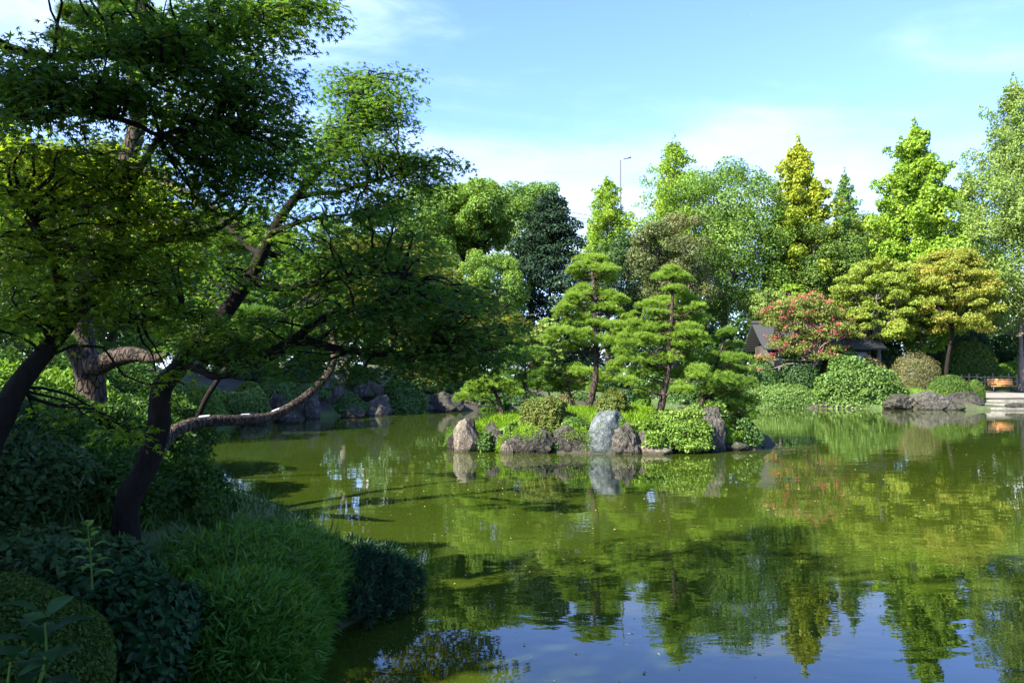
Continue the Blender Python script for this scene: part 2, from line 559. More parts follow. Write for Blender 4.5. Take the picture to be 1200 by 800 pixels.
M['weeping'] = leaf_mat('brown_green_leaf', [(.07, .085, .03), (.12, .13, .05), (.18, .17, .07), (.22, .15, .08)], .25, .03)
M['shrub'] = leaf_mat('shrub_leaf', [(.03, .075, .016), (.05, .11, .02), (.075, .15, .028), (.11, .19, .04)], .3, .09, .38)
M['shrub_pale'] = leaf_mat('pale_shrub_leaf', [(.055, .115, .022), (.085, .165, .03), (.125, .215, .042), (.17, .26, .06)], .3, .07)
M['ivy'] = leaf_mat('creeper_leaf', [(.06, .13, .015), (.10, .19, .022), (.15, .25, .035), (.20, .29, .06)], .32, .06)
M['bamboo'] = leaf_mat('dwarf_bamboo_leaf', [(.04, .125, .014), (.065, .175, .02), (.10, .23, .028), (.16, .28, .04)], .32, .06, .4)
M['juniper'] = leaf_mat('juniper_leaf', [(.012, .04, .018), (.018, .055, .022), (.028, .07, .028), (.04, .09, .03)], .15, .06)
M['big'] = leaf_mat('shaded_broad_leaf', [(.008, .034, .009), (.014, .05, .012), (.022, .072, .016), (.045, .105, .022)], .25, .05, .4)  # canopy shade over the near bank is painted into these dark greens
M['grass'] = leaf_mat('grass_blade', [(.09, .19, .012), (.14, .27, .016), (.19, .33, .022), (.24, .36, .04)], .38, .03)
M['lawn'] = leaf_mat('lawn_blade', [(.07, .16, .012), (.10, .22, .016), (.14, .27, .022), (.19, .30, .04)], .35, .03)
M['blossom'] = leaf_mat('pink_blossom', [(.36, .04, .07), (.46, .07, .11), (.56, .12, .16), (.62, .22, .24)], .3, .02)
M['fallen'] = leaf_mat('fallen_leaf', [(.20, .13, .05), (.35, .25, .10), (.42, .38, .22), (.10, .09, .05)], .1, .03)

M['bark_dark'] = bark_mat('dark_maple_bark', (.006, .005, .004), (.026, .021, .016), 26, 1.0)
M['bark_pine'] = bark_mat('pine_bark', (.02, .015, .012), (.10, .078, .06), 13, 1.0, 13.0)
M['bark_grey'] = bark_mat('grey_bark', (.05, .043, .035), (.18, .16, .135), 14, .6)
M['bark_pale'] = bark_mat('pale_smooth_bark', (.10, .075, .055), (.25, .20, .15), 10, .5)
M['rock_tan'] = rock_mat('tan_rock', (.05, .042, .032), (.12, .10, .077), (.22, .19, .15), 4.5)
M['rock_dark'] = rock_mat('dark_lava_rock', (.013, .012, .010), (.038, .035, .029), (.10, .092, .074), 4.5, 1.2)
M['rock_blue'] = rock_mat('blue_grey_rock', (.03, .038, .040), (.075, .092, .094), (.17, .185, .175), 4.5)
M['rock_grey'] = rock_mat('grey_rock', (.024, .022, .018), (.064, .059, .049), (.16, .148, .122), 5, 1.0)
M['white_patch'] = plain_mat('pale_weathered_wood', (.62, .66, .70), .45, .12, 20)
M['wood_orange'] = plain_mat('orange_bench_wood', (.52, .235, .075), .5, .2, 6, stretch=(.3, 6, 6))
M['iron'] = plain_mat('dark_iron', (.03, .03, .03), .5, .2)
M['wood_dark'] = plain_mat('dark_weathered_wood', (.045, .038, .032), .8, .35, 8, stretch=(1, 1, .2))
M['wood_fence'] = plain_mat('grey_brown_fence_wood', (.24, .20, .15), .8, .3, 9)
M['plaster'] = plain_mat('grey_white_plaster', (.36, .36, .35), .9, .1, 5)
M['metal_pale'] = plain_mat('galvanised_steel', (.40, .41, .42), .45, .1, 8, .6)
M['metal_grey'] = plain_mat('grey_painted_steel', (.10, .105, .11), .5, .1, 8, .3)
M['glass_dark'] = plain_mat('dark_window_glass', (.03, .04, .05), .08, .1)
M['wall_white'] = plain_mat('pale_wall_tiles', (.62, .63, .64), .7, .06, 2)
M['stone_slab'] = rock_mat('pale_stone_slab', (.09, .085, .072), (.14, .132, .115), (.20, .19, .168), 1.5, .3)


def ground_material():
    m, t = new_mat('garden_soil')
    g = t.n('ShaderNodeNewGeometry')
    n1 = t.noise(g.outputs['Position'], 0.35, 6, .6)
    n2 = t.noise(g.outputs['Position'], 9, 6, .65)
    soil = t.ramp(n2, [(.3, (.02, .016, .011)), (.7, (.055, .045, .03))])
    moss = t.ramp(n2, [(.3, (.03, .06, .012)), (.7, (.075, .13, .022))])
    c = t.mix(t.smooth(n1, .42, .58), soil, moss)
    bp = t.n('ShaderNodeBump', ins={'Strength': .7, 'Distance': .05, 'Height': n2})
    p = t.n('ShaderNodeBsdfPrincipled', ins={'Base Color': c, 'Roughness': .95, 'Normal': bp.outputs[0]})
    t.n('ShaderNodeOutputMaterial', ins={0: p.outputs[0]})
    return m


def turf_material(name, a, b):
    m, t = new_mat(name)
    g = t.n('ShaderNodeNewGeometry')
    n1 = t.noise(g.outputs['Position'], 1.3, 6, .6)
    n2 = t.noise(g.outputs['Position'], 22, 5, .65)
    c = t.ramp(t.math('ADD', t.math('MULTIPLY', n1, .5), t.math('MULTIPLY', n2, .5)), [(.35, a), (.65, b)])
    bp = t.n('ShaderNodeBump', ins={'Strength': .8, 'Distance': .04, 'Height': n2})
    p = t.n('ShaderNodeBsdfPrincipled', ins={'Base Color': c, 'Roughness': .95, 'Normal': bp.outputs[0]})
    t.n('ShaderNodeOutputMaterial', ins={0: p.outputs[0]})
    return m


def gravel_material():
    m, t = new_mat('pale_gravel')
    g = t.n('ShaderNodeNewGeometry')
    n1 = t.noise(g.outputs['Position'], 0.8, 5, .6)
    n2 = t.noise(g.outputs['Position'], 40, 4, .7)
    c = t.ramp(t.math('ADD', t.math('MULTIPLY', n1, .4), t.math('MULTIPLY', n2, .6)), [(.3, (.13, .12, .10)), (.7, (.25, .23, .20))])
    p = t.n('ShaderNodeBsdfPrincipled', ins={'Base Color': c, 'Roughness': .95})
    t.n('ShaderNodeOutputMaterial', ins={0: p.outputs[0]})
    return m


def water_material():
    m, t = new_mat('green_pond_water')
    g = t.n('ShaderNodeNewGeometry')
    mp = t.n('ShaderNodeMapping', ins={0: g.outputs['Position']})
    mp.inputs['Scale'].default_value = (0.6, 1.0, 1.0)
    big = t.noise(g.outputs['Position'], 0.11, 3, .5)
    calm = t.smooth(big, .40, .62, .25, 1.0)          # breezy and calm patches
    r1 = t.noise(mp.outputs[0], 3.2, 3, .5, .3)
    r2 = t.noise(mp.outputs[0], 0.9, 2, .5, .3)
    h = t.math('ADD', t.math('MULTIPLY', t.math('MULTIPLY', r1, calm), 0.55), t.math('MULTIPLY', r2, 0.9))
    bp = t.n('ShaderNodeBump', ins={'Strength': 0.55, 'Distance': 0.0085, 'Height': h})
    mud = t.noise(g.outputs['Position'], 0.22, 4, .55)
    c = t.ramp(mud, [(.35, (.024, .040, .004)), (.65, (.034, .050, .005))])
    p = t.n('ShaderNodeBsdfPrincipled', ins={'Base Color': c, 'Roughness': 0.012, 'IOR': 1.45, 'Normal': bp.outputs[0]})
    t.n('ShaderNodeOutputMaterial', ins={0: p.outputs[0]})
    return m


M['ground'] = ground_material()
def island_material():
    m, t = new_mat('islet_turf_and_soil')
    g = t.n('ShaderNodeNewGeometry')
    n1 = t.noise(g.outputs['Position'], 1.3, 6, .6)
    n2 = t.noise(g.outputs['Position'], 14, 5, .65)
    c = t.ramp(t.math('ADD', t.math('MULTIPLY', n1, .5), t.math('MULTIPLY', n2, .5)), [(.35, (.05, .10, .012)), (.65, (.12, .19, .02))])
    soil = t.ramp(n2, [(.3, (.012, .011, .008)), (.7, (.05, .045, .028))])
    z = t.n('ShaderNodeSeparateXYZ', ins={0: g.outputs['Position']}).outputs[2]
    c = t.mix(t.smooth(t.math('ADD', z, t.math('MULTIPLY', n1, .3)), .5, .75), soil, c)
    bp = t.n('ShaderNodeBump', ins={'Strength': .8, 'Distance': .04, 'Height': n2})
    p = t.n('ShaderNodeBsdfPrincipled', ins={'Base Color': c, 'Roughness': .95, 'Normal': bp.outputs[0]})
    t.n('ShaderNodeOutputMaterial', ins={0: p.outputs[0]})
    return m


M['islet'] = island_material()
M['turf'] = turf_material('island_turf', (.05, .10, .012), (.13, .21, .02))
M['lawn_turf'] = turf_material('lawn_turf', (.06, .12, .012), (.13, .21, .025))
M['gravel'] = gravel_material()
M['water'] = water_material()

# ------------------------------------------------------------------ the setting
def axis(lo, hi, step, far):
    core = np.arange(lo, hi + 1e-6, step)
    g = []
    s, q = step, hi
    while q < far:
        s *= 1.5; q += s; g.append(q)
    g2 = []
    s, q = step, lo
    while q > -far:
        s *= 1.5; q -= s; g2.append(q)
    return np.concatenate([g2[::-1], core, g])


def grid_mesh(xs, ys, zf):
    X, Y = np.meshgrid(xs, ys)
    Z = zf(X.ravel(), Y.ravel())
    v = np.stack([X.ravel(), Y.ravel(), Z], 1)
    nx, ny = len(xs), len(ys)
    i = np.arange(ny - 1)[:, None] * nx + np.arange(nx - 1)[None]
    f = np.stack([i, i + 1, i + nx + 1, i + nx], -1).reshape(-1, 4)
    return v, f


gx = np.unique(np.concatenate([axis(-30, 50, .6, 2500), np.arange(-8, 1, .2)]))
gy = np.unique(np.concatenate([axis(-6, 80, .6, 2500), np.arange(1, 20, .25), np.arange(47, 58, .25)]))
v, f = grid_mesh(gx, gy, gz)
tag(MB().add(v, f).build('ground', M['ground'], smooth=True), kind='structure')
tag(MB().add([(-40, -8, 0), (70, -8, 0), (70, 62, 0), (-40, 62, 0)], [(0, 1, 2, 3)]).build('water', M['water']), kind='structure')

# the islet
th = np.linspace(0, 2 * np.pi, 96, endpoint=False)
rr = np.concatenate([np.linspace(0.02, 1.0, 24), [1.1, 1.3]])
R, T = np.meshgrid(rr, th, indexing='ij')
edge = 1 + 0.05 * np.sin(3 * T + 1) + 0.04 * np.sin(7 * T) + .02 * np.sin(13 * T + 2)
ix = ISL[0] + ISL[2] * R * edge * np.cos(T); iy = ISL[1] + ISL[3] * R * edge * np.sin(T)
iz = np.where(R <= 1, 1.15 * np.clip(1 - R ** 2, 0, 1) ** 0.55, -1.2 * (R - 1) - 0.05) - .02
pp = np.stack([ix, iy], -1)
iz = iz + np.where(R < .95, .05 * wob(pp, 21, 2.2), 0)
v = np.stack([ix, iy, iz], -1).reshape(-1, 3)
k = len(th)
i = np.arange(len(rr) - 1)[:, None] * k; j = np.arange(k)[None]
f = np.stack([i + j, i + k + j, i + k + (j + 1) % k, i + (j + 1) % k], -1).reshape(-1, 4)
tag(MB().add(v, f).build('island_terrain', M['islet'], smooth=True), kind='structure')

# lawn sheet on the eastern bank, just above the ground
xs = np.arange(17, 45, .5); ys = np.arange(53.6, 66, .4)


def lawn_z(x, y):
    return gz(x, y) + 0.02


X, Y = np.meshgrid(xs, ys)
v, f = grid_mesh(xs, ys, lawn_z)
cx = v[f].mean(1)
keep = ((cx[:, 0] < 31.0) | (cx[:, 1] > 61.5)) & (pond_sdf(cx[:, 0], cx[:, 1]) > 1.2)
tag(MB().add(v, f[keep]).build('lawn', M['lawn_turf'], smooth=True), kind='structure')
# gravel path and the stone landing that steps down to the water
xs = np.arange(31.2, 60, .8); ys = np.arange(56.6, 61.4, .4)
v, f = grid_mesh(xs, ys, lambda x, y: np.clip(0.02 + 0.085 * (y - 50.2), -.1, 1.2) + 0.06 + .01 * wob(np.stack([x, y], -1), 4, 2))
tag(MB().add(v, f).build('path', M['gravel'], smooth=True), kind='structure')


def slab(cx_, cy_, sx, sy, top, seed):
    n = 14
    r = np.random.default_rng(seed)
    a = np.linspace(0, 2 * np.pi, n * 2, endpoint=False)
    q = (np.abs(np.cos(a)) ** 6 + np.abs(np.sin(a)) ** 6) ** (-1 / 6)
    q = q * (1 + .04 * r.normal(size=len(a)))
    x = cx_ + sx / 2 * q * np.cos(a); y = cy_ + sy / 2 * q * np.sin(a)
    mb = MB()
    m = len(a)
    up = np.stack([x, y, np.full(m, top)], 1)
    ch = np.stack([cx_ + (x - cx_) * 1.01, cy_ + (y - cy_) * 1.01, np.full(m, top - .03)], 1)
    dn = np.stack([cx_ + (x - cx_) * 1.01, cy_ + (y - cy_) * 1.01, np.full(m, top - .6)], 1)
    c = np.array([[cx_, cy_, top + .005]])
    vv = np.vstack([c, up, ch, dn])
    ii = np.arange(m); jj = (ii + 1) % m
    mb.add(vv, np.stack([np.zeros(m, int), 1 + ii, 1 + jj], 1))
    mb2 = np.vstack([np.stack([1 + ii, 1 + m + ii, 1 + m + jj, 1 + jj], 1), np.stack([1 + m + ii, 1 + 2 * m + ii, 1 + 2 * m + jj, 1 + m + jj], 1)])
    mb.add(vv, mb2)
    return mb


for (a, b, c, d, z, lb) in ((34.6, 51.2, 8.2, 1.9, .17, 'long pale stone slab landing at the edge of the water'),
                            (36.4, 53.3, 9.0, 1.7, .36, 'pale stone step one up from the landing, below the gravel path'),
                            (38.0, 55.4, 11.0, 2.0, .54, 'topmost pale stone step bordering the gravel path')):
    tag(slab(a, b, c, d, z, int(a)).build('stone_step', M['stone_slab']), lb, 'stone step', 'stone steps down to the pond')

# ------------------------------------------------------------------ plants: builders
def ell_pts(rs, n, c, r, lo=-0.6, shell=0.35, amp=0.18, freq=2.6, seed=0):
    """points through the outer shell of a lumpy ellipsoid; returns points and outward directions"""
    d = rs.normal(size=(int(n * 1.6) + 8, 3)); d /= np.linalg.norm(d, axis=1)[:, None]
    d = d[d[:, 2] > lo][:n]
    rad = (1 - shell * rs.uniform(0, 1, len(d)) ** 1.8) * (1 + amp * wob(d, seed, freq))
    p = np.asarray(c) + d * rad[:, None] * np.asarray(r)
    nn = d / np.asarray(r); nn /= np.linalg.norm(nn, axis=1)[:, None]
    return p, nn


def clump_leaves(mb, clumps, total, size, tpl, rs, up=0.25, rnd=0.55, lo=-0.7, shell=0.45, tint_fn=None, amp=.2, jit=.35):
    """clumps: list of (centre, radii)"""
    ar = np.array([(c[1][0] * c[1][1]) ** .5 * (c[1][0] + c[1][2]) for c in clumps])
    ar = ar / ar.sum()
    for q, ((c, r), w_) in enumerate(zip(clumps, ar)):
        n = max(8, int(total * w_))
        p, nn = ell_pts(rs, n, c, r, lo, shell, amp, 2.6, int(rs.integers(1e6)))
        nr = nn * 0.75 + np.array((0, 0, up)) + rs.normal(size=p.shape) * rnd
        base = rs.normal(0.5, .12)
        ti = np.clip(base + rs.normal(0, .2, len(p)), 0, 1)
        if tint_fn is not None:
            ti = np.clip(tint_fn(p, ti), 0, 1)
        mb.leaves(p, nr, size * rs.uniform(1 - jit, 1 + jit, len(p)), tpl, ti, rs)


def limb(mb, a, b, r0, r1, rs, sag=0.12, n=7, sides=6):
    a = np.asarray(a, float); b = np.asarray(b, float)
    L = np.linalg.norm(b - a)
    m1 = a + (b - a) * .35 + rs.normal(size=3) * L * .07 + np.array((0, 0, sag * L * .6))
    m2 = a + (b - a) * .7 + rs.normal(size=3) * L * .07 + np.array((0, 0, sag * L * .5))
    mb.tube(spline([a, m1, m2, b], n), np.linspace(r0, r1, n), sides, cap=False)


def crown_clumps(kind, rs, x, y, zb, zt, rx, ry):
    cl = []
    h = zt - zb; zc = (zb + zt) / 2
    if kind == 'broad':
        n = 52
        for i in range(n):
            u = 1 - 2 * (i + .5) / n
            ph = i * 2.39996 + rs.uniform(-.4, .4)
            s = math.sqrt(1 - u * u)
            k = rs.uniform(.66, .93) * (.84 if abs(u) > .88 else 1)
            c = np.array((x + rx * k * s * math.cos(ph), y + ry * k * s * math.sin(ph), zc + h / 2 * k * u))
            q = min(rx, h / 2) * rs.uniform(.17, .31)
            cl.append((c, (q * 1.12, q * 1.12, q * .85)))
        for i in range(8):
            c = np.array((x, y, zc)) + rs.uniform(-.4, .4, 3) * np.array((rx, ry, h / 2))
            q = min(rx, h / 2) * .35
            cl.append((c, (q, q, q)))
    elif kind == 'cone':
        n = 64
        for i in range(n):
            t = ((i + .5) / n) ** .85
            prof = (1 - t) ** .62 * (.72 + .28 * min(1, t / .22)) + .03
            ph = i * 2.39996 + rs.uniform(-.5, .5)
            L = prof * rs.uniform(.62, 1.12)
            rise = rs.uniform(.25, .7)
            for j in range(4):
                u = (.30, .55, .78, 1.0)[j]
                c = np.array((x + rx * L * u * math.cos(ph), y + ry * L * u * math.sin(ph), zb + h * t * .94 + rx * L * u * u * rise * .5)) + rs.normal(size=3) * rx * .03
                q = rx * (.045 + .13 * prof) * rs.uniform(.75, 1.25) * (1.1, 1.1, .9, .55)[j]
                cl.append((c, (q, q, q * rs.uniform(.9, 1.4))))
        for j in range(3):
            cl.append((np.array((x, y, zt - (.01 + .04 * j) * h)), (rx * (.04 + .02 * j), rx * (.04 + .02 * j), h * .03)))
    elif kind == 'layer':
        n = 190
        for i in range(n):
            t = (i + .5) / n
            ph = i * 2.39996 + rs.uniform(-.5, .5)
            zz = rs.uniform(0, 1) ** .8
            lim = math.sqrt(max(.05, 1 - (2 * (zz - .35) / 1.35) ** 2)) if zz > .35 else .75 + .25 * zz / .35
            k = math.sqrt(rs.uniform(.08, 1)) * lim * .88
            c = np.array((x + rx * k * math.cos(ph), y + ry * k * math.sin(ph), zb + h * (.04 + .92 * zz)))
            q = rx * rs.uniform(.075, .17)
            cl.append((c, (q * 1.2, q * 1.2, q * rs.uniform(.4, .8))))
    elif kind == 'conifer':
        n = 58
        for i in range(n):
            t = ((i + .5) / n) ** .9
            prof = min(1.0, (1 - t) ** .55 + .04)
            ph = i * 2.39996 + rs.uniform(-.5, .5)
            k = rs.uniform(.4, .85) * prof
            c = np.array((x + rx * k * math.cos(ph), y + ry * k * math.sin(ph), zb + h * (t * .96)))
            q = rx * (.16 + .22 * prof) * rs.uniform(.8, 1.2)
            cl.append((c, (q, q, q * .42)))
        cl.append((np.array((x, y, zt - .05 * h)), (rx * .12, rx * .12, h * .06)))
    return cl


def tree(name, label, cat, px, D, top, bot, rpx, kind, leaf, n, size, seed, group=None, bark='bark_grey', trunk_px=None,
         ry=None, tint_fn=None, up=.25, base=None, tpl=DIAMOND, shell=.5, tr=None, rnd=.55):
    rs = np.random.default_rng(seed)
    c = P(px, bot, D); t = P(px, top, D)
    x = float(c[0]); rx = S(rpx, D); ryw = rx if ry is None else ry
    bx = x if trunk_px is None else float(P(trunk_px, 440, D)[0])
    gz0 = gz1(bx, D) if base is None else base
    root = empty(name, (bx, D, gz0), label, cat, group)
    cl = crown_clumps(kind, rs, x, D, float(c[2]), float(t[2]), rx, ryw)
    mb = MB()
    clump_leaves(mb, cl, n, size, tpl, rs, up=up, tint_fn=tint_fn, shell=shell, rnd=rnd)
    tb = MB()
    r0 = tr if tr else min(.32, max(.07, .024 * (t[2] - gz0)))
    if kind in ('cone', 'narrow', 'conifer'):
        zt = c[2] + (t[2] - c[2]) * .93
        path = spline([(bx, D, gz0 - .15), ((bx + x) / 2, D, (gz0 + c[2]) / 2), (x, D, c[2]), (x, D, zt)], 12)
        tb.tube(path, np.linspace(r0, .03, 12), 8, seed, .05)
        for cc, r in cl[::5]:
            zz = min(zt - .05, max(gz0 + .3, cc[2] - np.hypot(cc[0] - x, cc[1] - D) * .5))
            s = np.clip((zz - gz0) / (zt - gz0), 0, 1)
            limb(tb, (bx + (x - bx) * min(1, s * 2), D, zz), cc, .02 + .3 * r0 * (1 - s), .012, rs, .03, 5, 5)
    else:
        fork = gz0 + (c[2] - gz0) * .75 + .18 * (t[2] - c[2])
        path = spline([(bx, D, gz0 - .15), (bx + (x - bx) * .3 + rs.normal() * .1, D, gz0 + (fork - gz0) * .5), (x + rs.normal() * .1, D, fork)], 9)
        tb.tube(path, np.linspace(r0, r0 * .7, 9), 9, seed, .06)
        mains = []
        for a in range(5):
            ph = a * 1.2566 + rs.uniform(0, .8)
            e = np.array((x + rx * .42 * math.cos(ph), D + ryw * .42 * math.sin(ph), fork + (t[2] - fork) * rs.uniform(.35, .7)))
            limb(tb, (x, D, fork - .1), e, r0 * .55, r0 * .2, rs, .08, 8, 7)
            mains.append(e)
            mains.append((np.array((x, D, fork)) + e) / 2)
        for cc, r in cl[::(1 if len(cl) < 100 else 3)]:
            d = [np.linalg.norm(cc - m_) + 2 * max(0, m_[2] - cc[2]) for m_ in mains]
            limb(tb, mains[int(np.argmin(d))], cc, r0 * .2, .012, rs, .06, 6, 5)
    tb.build('trunk', M[bark], root, smooth=True)
    mb.build('crown', M[leaf], root)
    return root


def mound(name, label, cat, c, r, leaf, n, size, seed, group=None, tpl=DIAMOND, lo=-.15, amp=.10, rnd=.5, up=.2, shell=.18, freq=3.5, stems=True,
          bark='bark_grey', inner=True, spin_out=False, bumps=0, tint_fn=None):
    """a rounded shrub: c = centre of its foot"""
    rs = np.random.default_rng(seed)
    c = np.asarray(c, float)
    root = empty(name, c, label, cat, group)
    mb = MB()
    cc = c + np.array((0, 0, r[2] * .12)); rr_ = np.asarray(r) * np.array((1, 1, .88))
    p, nn = ell_pts(rs, n, cc, rr_, lo, shell, amp, freq, seed)
    nr = nn * .8 + np.array((0, 0, up)) + rs.normal(size=p.shape) * rnd
    ti = np.clip(.5 + .16 * wob(p, seed + 3, 2.2 / max(r[0], .3)) + rs.normal(0, .18, len(p)), 0, 1)
    if tint_fn is not None:
        ti = np.clip(tint_fn(p, ti), 0, 1)
    spin = None
    if spin_out:
        spin = nn * np.array((1, 1, .5)) + rs.normal(size=p.shape) * .6 + np.array((0, 0, .35))
        nr = np.cross(spin, rs.normal(size=p.shape)) + np.array((0, 0, .7))
    mb.leaves(p, nr, size * rs.uniform(.65, 1.3, len(p)), tpl, ti, rs, spin)
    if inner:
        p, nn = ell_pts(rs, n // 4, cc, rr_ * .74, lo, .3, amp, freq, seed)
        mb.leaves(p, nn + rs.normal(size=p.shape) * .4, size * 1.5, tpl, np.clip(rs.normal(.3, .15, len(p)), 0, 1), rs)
    for b in range(bumps):
        a = rs.uniform(0, 6.28); u = rs.uniform(.15, .85)
        q = cc + np.array((math.cos(a) * math.sqrt(1 - u * u), math.sin(a) * math.sqrt(1 - u * u), u)) * rr_ * .95
        rb = min(r) * rs.uniform(.14, .26)
        p, nn = ell_pts(rs, max(20, n // 40), q, (rb, rb, rb * .9), -.6, .4, .2, 3, seed + b)
        mb.leaves(p, nn * .8 + np.array((0, 0, up)) + rs.normal(size=p.shape) * rnd, size * rs.uniform(.65, 1.2, len(p)), tpl,
                  np.clip(rs.normal(.6, .2, len(p)), 0, 1), rs)
    if stems:
        sb = MB()
        for q in range(9):
            a = rs.uniform(0, 6.28); u = rs.uniform(.3, .9)
            e = cc + np.array((math.cos(a) * u, math.sin(a) * u, math.sqrt(1 - u * u) * .9)) * rr_ * .85
            limb(sb, c + np.array((math.cos(a) * .08 * r[0], math.sin(a) * .08 * r[1], -.05)), e, .03 * max(r[2], .4), .006, rs, .1, 6, 5)
        sb.build('stems', M[bark], root, smooth=True)
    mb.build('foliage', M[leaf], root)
    return root


def pine(name, label, trunk, tr, pads, leaf, seed, group=None, cat='pine tree', size=.125, dens=190, ground=None, dj=.7, tuft=None, stubs=(), bark='bark_pine', squash=.8):
    """trunk: [(px,py,D)..] ; pads: [(px,py,rx,ry)] or with a 5th value D"""
    rs = np.random.default_rng(seed)
    tp = np.array([P(*q) for q in trunk])
    base = tp[0].copy()
    root = empty(name, base, label, cat, group)
    tb = MB()
    n = 4 * len(tp)
    path = spline(tp, n)
    tb.tube(np.vstack([path[0] - np.array((0, 0, .25)), path]), np.concatenate([[tr * 1.15], np.linspace(tr, tr * .25, n)]), 10, seed, .10)
    for (a, b, c_, r_) in stubs:
        q = spline([P(*a), P(*b), P(*c_)], 8)
        tb.tube(q, np.linspace(r_, r_ * .5, 8), 7, seed, .08)
    mb = MB()
    D0 = trunk[-1][2]
    for q in pads:
        px, py, rx, ry = q[:4]
        D = (q[4] if len(q) > 4 else D0 + rs.uniform(-dj, dj))
        c = P(px, py + ry * .45, D)
        rw = S(rx * 1.08, D); rh = max(S(ry * 1.3, D), .12); rd = rw * squash * rs.uniform(.8, 1.15)
        # the pad is made of a few overlapping little cushions
        nc = 5
        for s in range(nc):
            a = rs.uniform(0, 6.28); u = .0 if s == 0 else rs.uniform(.3, .6)
            cc = c + np.array((math.cos(a) * u * rw, math.sin(a) * u * rd, rs.uniform(-.55, .6) * rh))
            k = rs.uniform(.38, .56) if s else .62
            m = int(dens * (k * rw) * (k * rd) * 3.6) + 10
            p, nn = ell_pts(rs, m, cc, (k * rw, k * rd, k * rh * 1.15), -.25, .45, .12, 3, int(rs.integers(1e6)))
            axis_ = nn * .55 + np.array((0, 0, .75)) + rs.normal(size=p.shape) * .3
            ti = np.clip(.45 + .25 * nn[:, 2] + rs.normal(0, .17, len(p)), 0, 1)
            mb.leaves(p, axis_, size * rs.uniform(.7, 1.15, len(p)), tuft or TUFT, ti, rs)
        # branch out to the pad from the trunk a little lower down
        low = path[path[:, 2] < c[2] + .02]
        src = low[-1] if len(low) else path[len(path) // 3]
        k2 = np.argmin(np.abs(path[:, 2] - (c[2] - .25 * abs(c[0] - src[0]) - .05)))
        src = path[k2]
        limb(tb, src, c - np.array((0, 0, rh * .45)), max(.018, tr * .3), .01, rs, .02, 8, 6)
        for s in range(3):
            a = rs.uniform(0, 6.28)
            limb(tb, c - np.array((0, 0, rh * .45)) - (c - src) * .2, c + np.array((math.cos(a) * rw * .6, math.sin(a) * rd * .6, 0)), .014, .006, rs, .03, 5, 4)
    tb.build('trunk', M[bark], root, smooth=True)
    mb.build('crown', M[leaf], root)
    return root


# ------------------------------------------------------------------ rocks
def rock(label, c, r, mat, seed, group=None, facets=14, rough=.10, name='rock', lean=0.0, power=1.0, freq=3.0, sub=None):
    rs = np.random.default_rng(seed)
    n = 72
    th_ = np.linspace(0, np.pi, n); ph_ = np.linspace(0, 2 * np.pi, n * 2, endpoint=False)
    T_, F_ = np.meshgrid(th_, ph_, indexing='ij')
    d = np.stack([np.sin(T_) * np.cos(F_), np.sin(T_) * np.sin(F_), np.cos(T_)], -1).reshape(-1, 3)
    rad = np.full(len(d), 1.15)
    for q in range(facets):
        nn = rs.normal(size=3) * np.array((1, 1, .8)); nn /= np.linalg.norm(nn)
        off = rs.uniform(.72, 1.0)
        dot = d @ nn
        rad = np.where(dot > .15, np.minimum(rad, off / np.maximum(dot, .15)), rad)
    p0 = d * rad[:, None]
    rad = rad * (1 + rough * (.6 * wob(p0, seed, freq) + .5 * wob(p0, seed + 1, freq * 2.6) + .4 * wob(p0, seed + 2, freq * 6, 14) + .34 * wob(p0, seed + 5, freq * 13, 18)))
    v = d * rad[:, None] * np.asarray(r)
    v[:, 0] += lean * v[:, 2]
    k = n * 2
    i = np.arange(n - 1)[:, None] * k; j = np.arange(k)[None]
    f = np.stack([i + j, i + k + j, i + k + (j + 1) % k, i + (j + 1) % k], -1).reshape(-1, 4)
    o = MB().add(v + np.asarray(c), f).build(name, M[mat], smooth=True, loc=c)
    return tag(o, label, 'rock', group)


def rock_px(label, px0, px1, top, D, mat, seed, group, foot=0.0, depth=.8, **kw):
    """a rock that spans px0..px1, with its top at 'top' px; its foot a little under the level 'foot'"""
    a = P(px0, top, D); b = P(px1, top, D)
    h = a[2] - foot
    zc = foot + h * .30
    rx = (b[0] - a[0]) / 2 * 1.12
    return rock(label, ((a[0] + b[0]) / 2, D, zc), (rx, rx * depth, (a[2] - zc) * 1.14), mat, seed, group, **kw)


# =================================================================== FAR TREES
def top_yellow(z0, z1, amt):
    return lambda p, ti: ti * .55 + amt * np.clip((p[:, 2] - z0) / (z1 - z0), -.4, 1)


tree('camphor_tree', 'rounded light green camphor tree with open forked limbs showing under its crown', 'tree', 553, 62, 205, 305, 56, 'broad', 'camphor', 44200, 0.203, 101, bark='bark_dark')
tree('evergreen_tree', 'dense mid green rounded tree pressed against the camphor with forked limbs', 'tree', 622, 69, 204, 330, 46, 'broad', 'camphor_blue', 28900, 0.203, 102)
tree('conifer_tree', 'broad blackish green conifer with layered boughs behind the islet pines', 'tree', 645, 59, 224, 425, 70, 'conifer', 'conifer', 36000, .22, 103, up=.55, bark='bark_dark')
tree('evergreen_tree', 'bushy green tree filling the space below the forked camphor', 'tree', 577, 56, 284, 405, 44, 'broad', 'camphor', 30600, 0.156, 104)
tree('ginkgo_tree', 'small pointed bright green ginkgo alone in the gap beside the lamp mast', 'tree', 712, 78, 206, 330, 52, 'cone', 'bright', 25500, 0.211, 105)
tree('evergreen_tree', 'dark evergreen filling the gap under the small pointed ginkgo', 'tree', 742, 67, 252, 420, 52, 'broad', 'deep', 34000, 0.187, 106)
tree('ginkgo_tree', 'bright green pointed tree rising behind the big rounded oak', 'tree', 792, 73, 160, 350, 76, 'cone', 'bright', 40800, 0.211, 107)
tree('oak_tree', 'largest rounded green oak with billowing clumps and a hole of sky', 'tree', 850, 69, 170, 398, 80, 'broad', 'oak', 61200, 0.195, 108)
